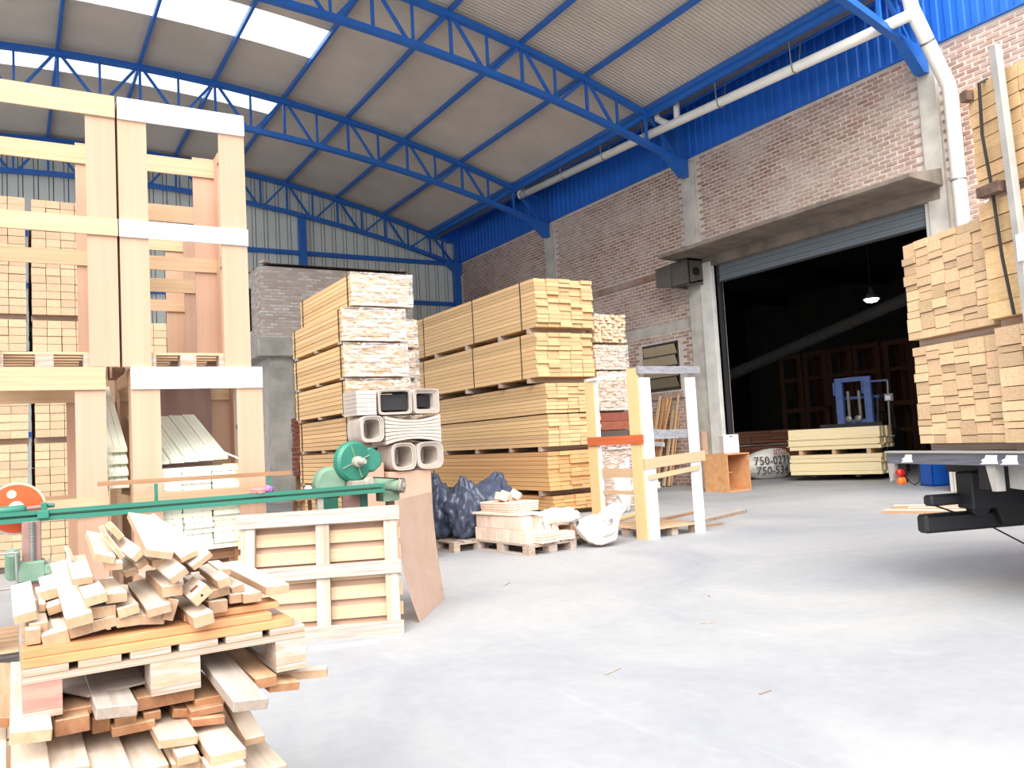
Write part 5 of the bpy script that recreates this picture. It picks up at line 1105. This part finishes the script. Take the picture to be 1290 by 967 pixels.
obj('seat', G().lo((1.1, 2.6, 1.2), (1.65, 3.05, 1.32)).lo((1.1, 3.0, 1.3), (1.65, 3.12, 1.8)), 'truck_black', fk, bevel=0.04)
for x in (0.92, 1.83): 
    for a, b_ in (((x, 1.75, 1.05), (x, 2.0, 2.2)), ((x, 3.4, 1.2), (x, 3.2, 2.2))): obj('guard_post', G().bar(a, b_, 0.06, 0.06), 'lift_dark', fk)
obj('overhead_guard', G().lo((0.88, 1.95, 2.18), (1.88, 3.3, 2.26)), 'lift_blue', fk)
obj('steering_wheel', G().tube([(1.37+0.18*cos(a*pi/8), 2.2+0.1*sin(a*pi/8), 1.5+0.12*sin(a*pi/8)) for a in range(17)], 0.015, 6), 'truck_black', fk)
for x in (0.72, 1.82):
    for y in (1.85, 3.4): obj('wheel', G().lathe([(0.2, 0), (0.33, 0.03), (0.33, 0.2), (0.2, 0.23)], (x, y, 0.33), (1, 0, 0), 24), 'truck_black', fk)
obj('side_pole', G().tube([(2.28, 1.34, 1.36), (2.3, 1.4, 2.6)], 0.03, 8).lo((2.2, 1.34, 2.05), (2.42, 1.44, 2.25)), 'steel_grey', fk); obj('pole_sticker', G().lo((2.23, 1.33, 2.08), (2.36, 1.338, 2.2)), 'white_board', fk)
obj('pole_arm', G().bar((1.86, 1.42, 2.62), (2.3, 1.42, 2.62), 0.05, 0.05).bar((2.1, 1.34, 0.56), (2.3, 1.34, 1.4), 0.05, 0.05), 'lift_blue', fk)
fb = thing('lumber_bundle', 'pale bundle in two layers carried on the forks of the forklift', 'lumber', (18.37, 15.6, 0), FA)
for z0, hs in ((0.16, (0.1, 0.22, 0.02, 0.1, 0.1)), (0.83, (0.1, 0.02, 0.15, 0.02, 0.28))):
    z = z0
    for j, h in enumerate(hs):
        for i in range(6):
            o = piece('board', 'pale_pine', fb, (1.2+(random.uniform(-.03, .03) if h > 0.05 else random.uniform(-.08, .08)), 0.09+i*0.185+(-0.02 if h < 0.05 else 0), z+h/2), (2.42, 0.18, h-0.006))
        z += h
for x in (0.3, 1.2, 2.1): piece('bearer', 'pine', fb, (x, 0.55, 0.765), (0.1, 1.05, 0.13))

# ------------------------------------------------------------------ things in the dark hall
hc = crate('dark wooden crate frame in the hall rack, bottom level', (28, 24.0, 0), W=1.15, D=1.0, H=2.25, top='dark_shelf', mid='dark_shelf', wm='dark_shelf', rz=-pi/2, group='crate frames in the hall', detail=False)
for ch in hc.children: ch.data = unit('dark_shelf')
for lv in range(2):
    for k in range(7):
        if lv == 0 and k == 0: hc['label'] = 'dark crate frame in the hall on the floor, first from the lumber pile'; continue
        c = copy_tree(hc); c.location = (28+random.uniform(-.1, .1), 24.0-k*1.22, lv*2.26)
        c['label'] = f'dark crate frame in the hall {"on the floor" if lv == 0 else "on the upper level"}, {ORD[k]} from the lumber pile'
for k in range(3):
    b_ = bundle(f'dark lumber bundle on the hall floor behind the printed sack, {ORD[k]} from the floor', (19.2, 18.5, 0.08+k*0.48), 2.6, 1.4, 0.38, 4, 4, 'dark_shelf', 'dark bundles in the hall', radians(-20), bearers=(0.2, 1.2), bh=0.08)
dc = obj('air_duct', G().tube([(25, 26, 3.25), (25, 22.2, 4.1), (25, 15.8, 5.5), (25, 12, 6.3)], 0.22, 14), 'inner_beam', smooth=True); tag(dc, 'pale sloping duct under the ceiling of the dark hall', 'duct')
for y, z in ((22.2, 4.1), (15.8, 5.5)): obj('duct_hanger', G().tube([(25, y, z), (25, y, 8.5)], 0.015, 6), 'wire_dark', dc)
lm = thing('pendant_lamp', 'lit bell-shaped pendant lamp hanging in the dark hall', 'lamp', (22, 15.2, 5.1))
obj('shade', G().lathe([(0.06, 0.42), (0.08, 0.3), (0.16, 0.18), (0.25, 0.06), (0.24, 0.06), (0.15, 0.17), (0.05, 0.3)], (0, 0, 0), n=24), 'lamp_shade', lm, smooth=True)
obj('bulb', G().lathe([(0.02, -0.05), (0.15, -0.02), (0.21, 0.04), (0.19, 0.07), (0.05, 0.1)], (0, 0, 0), n=24), 'lamp_glow', lm, smooth=True)
obj('cable', G().tube([(0, 0, 0.4), (0, 0, 3.4)], 0.012, 6), 'wire_dark', lm)

for k, (x, y, a, l, lab) in enumerate(((3.2, 4.3, 0.3, 0.16, 'tiny pale splinter lying on the open floor before the leaning pallet'), (4.6, 4.9, -0.4, 0.12, 'tiny pale splinter in the middle of the open floor'), (5.4, 5.6, 1.0, 0.1, 'short splinter on the floor between truck and crate frame'), (3.6, 3.4, 0.1, 0.1, 'small wood chip on the nearest open floor'), (4.4, 7.6, 0.7, 0.2, 'thin splinter on the floor before the tile pallet'))):
    o = obj('wood_splinter', G().bar((x, y, 0.005), (x+l*cos(a), y+l*sin(a), 0.005), 0.01, 0.008), 'plank_grey'); tag(o, lab, 'splinter')
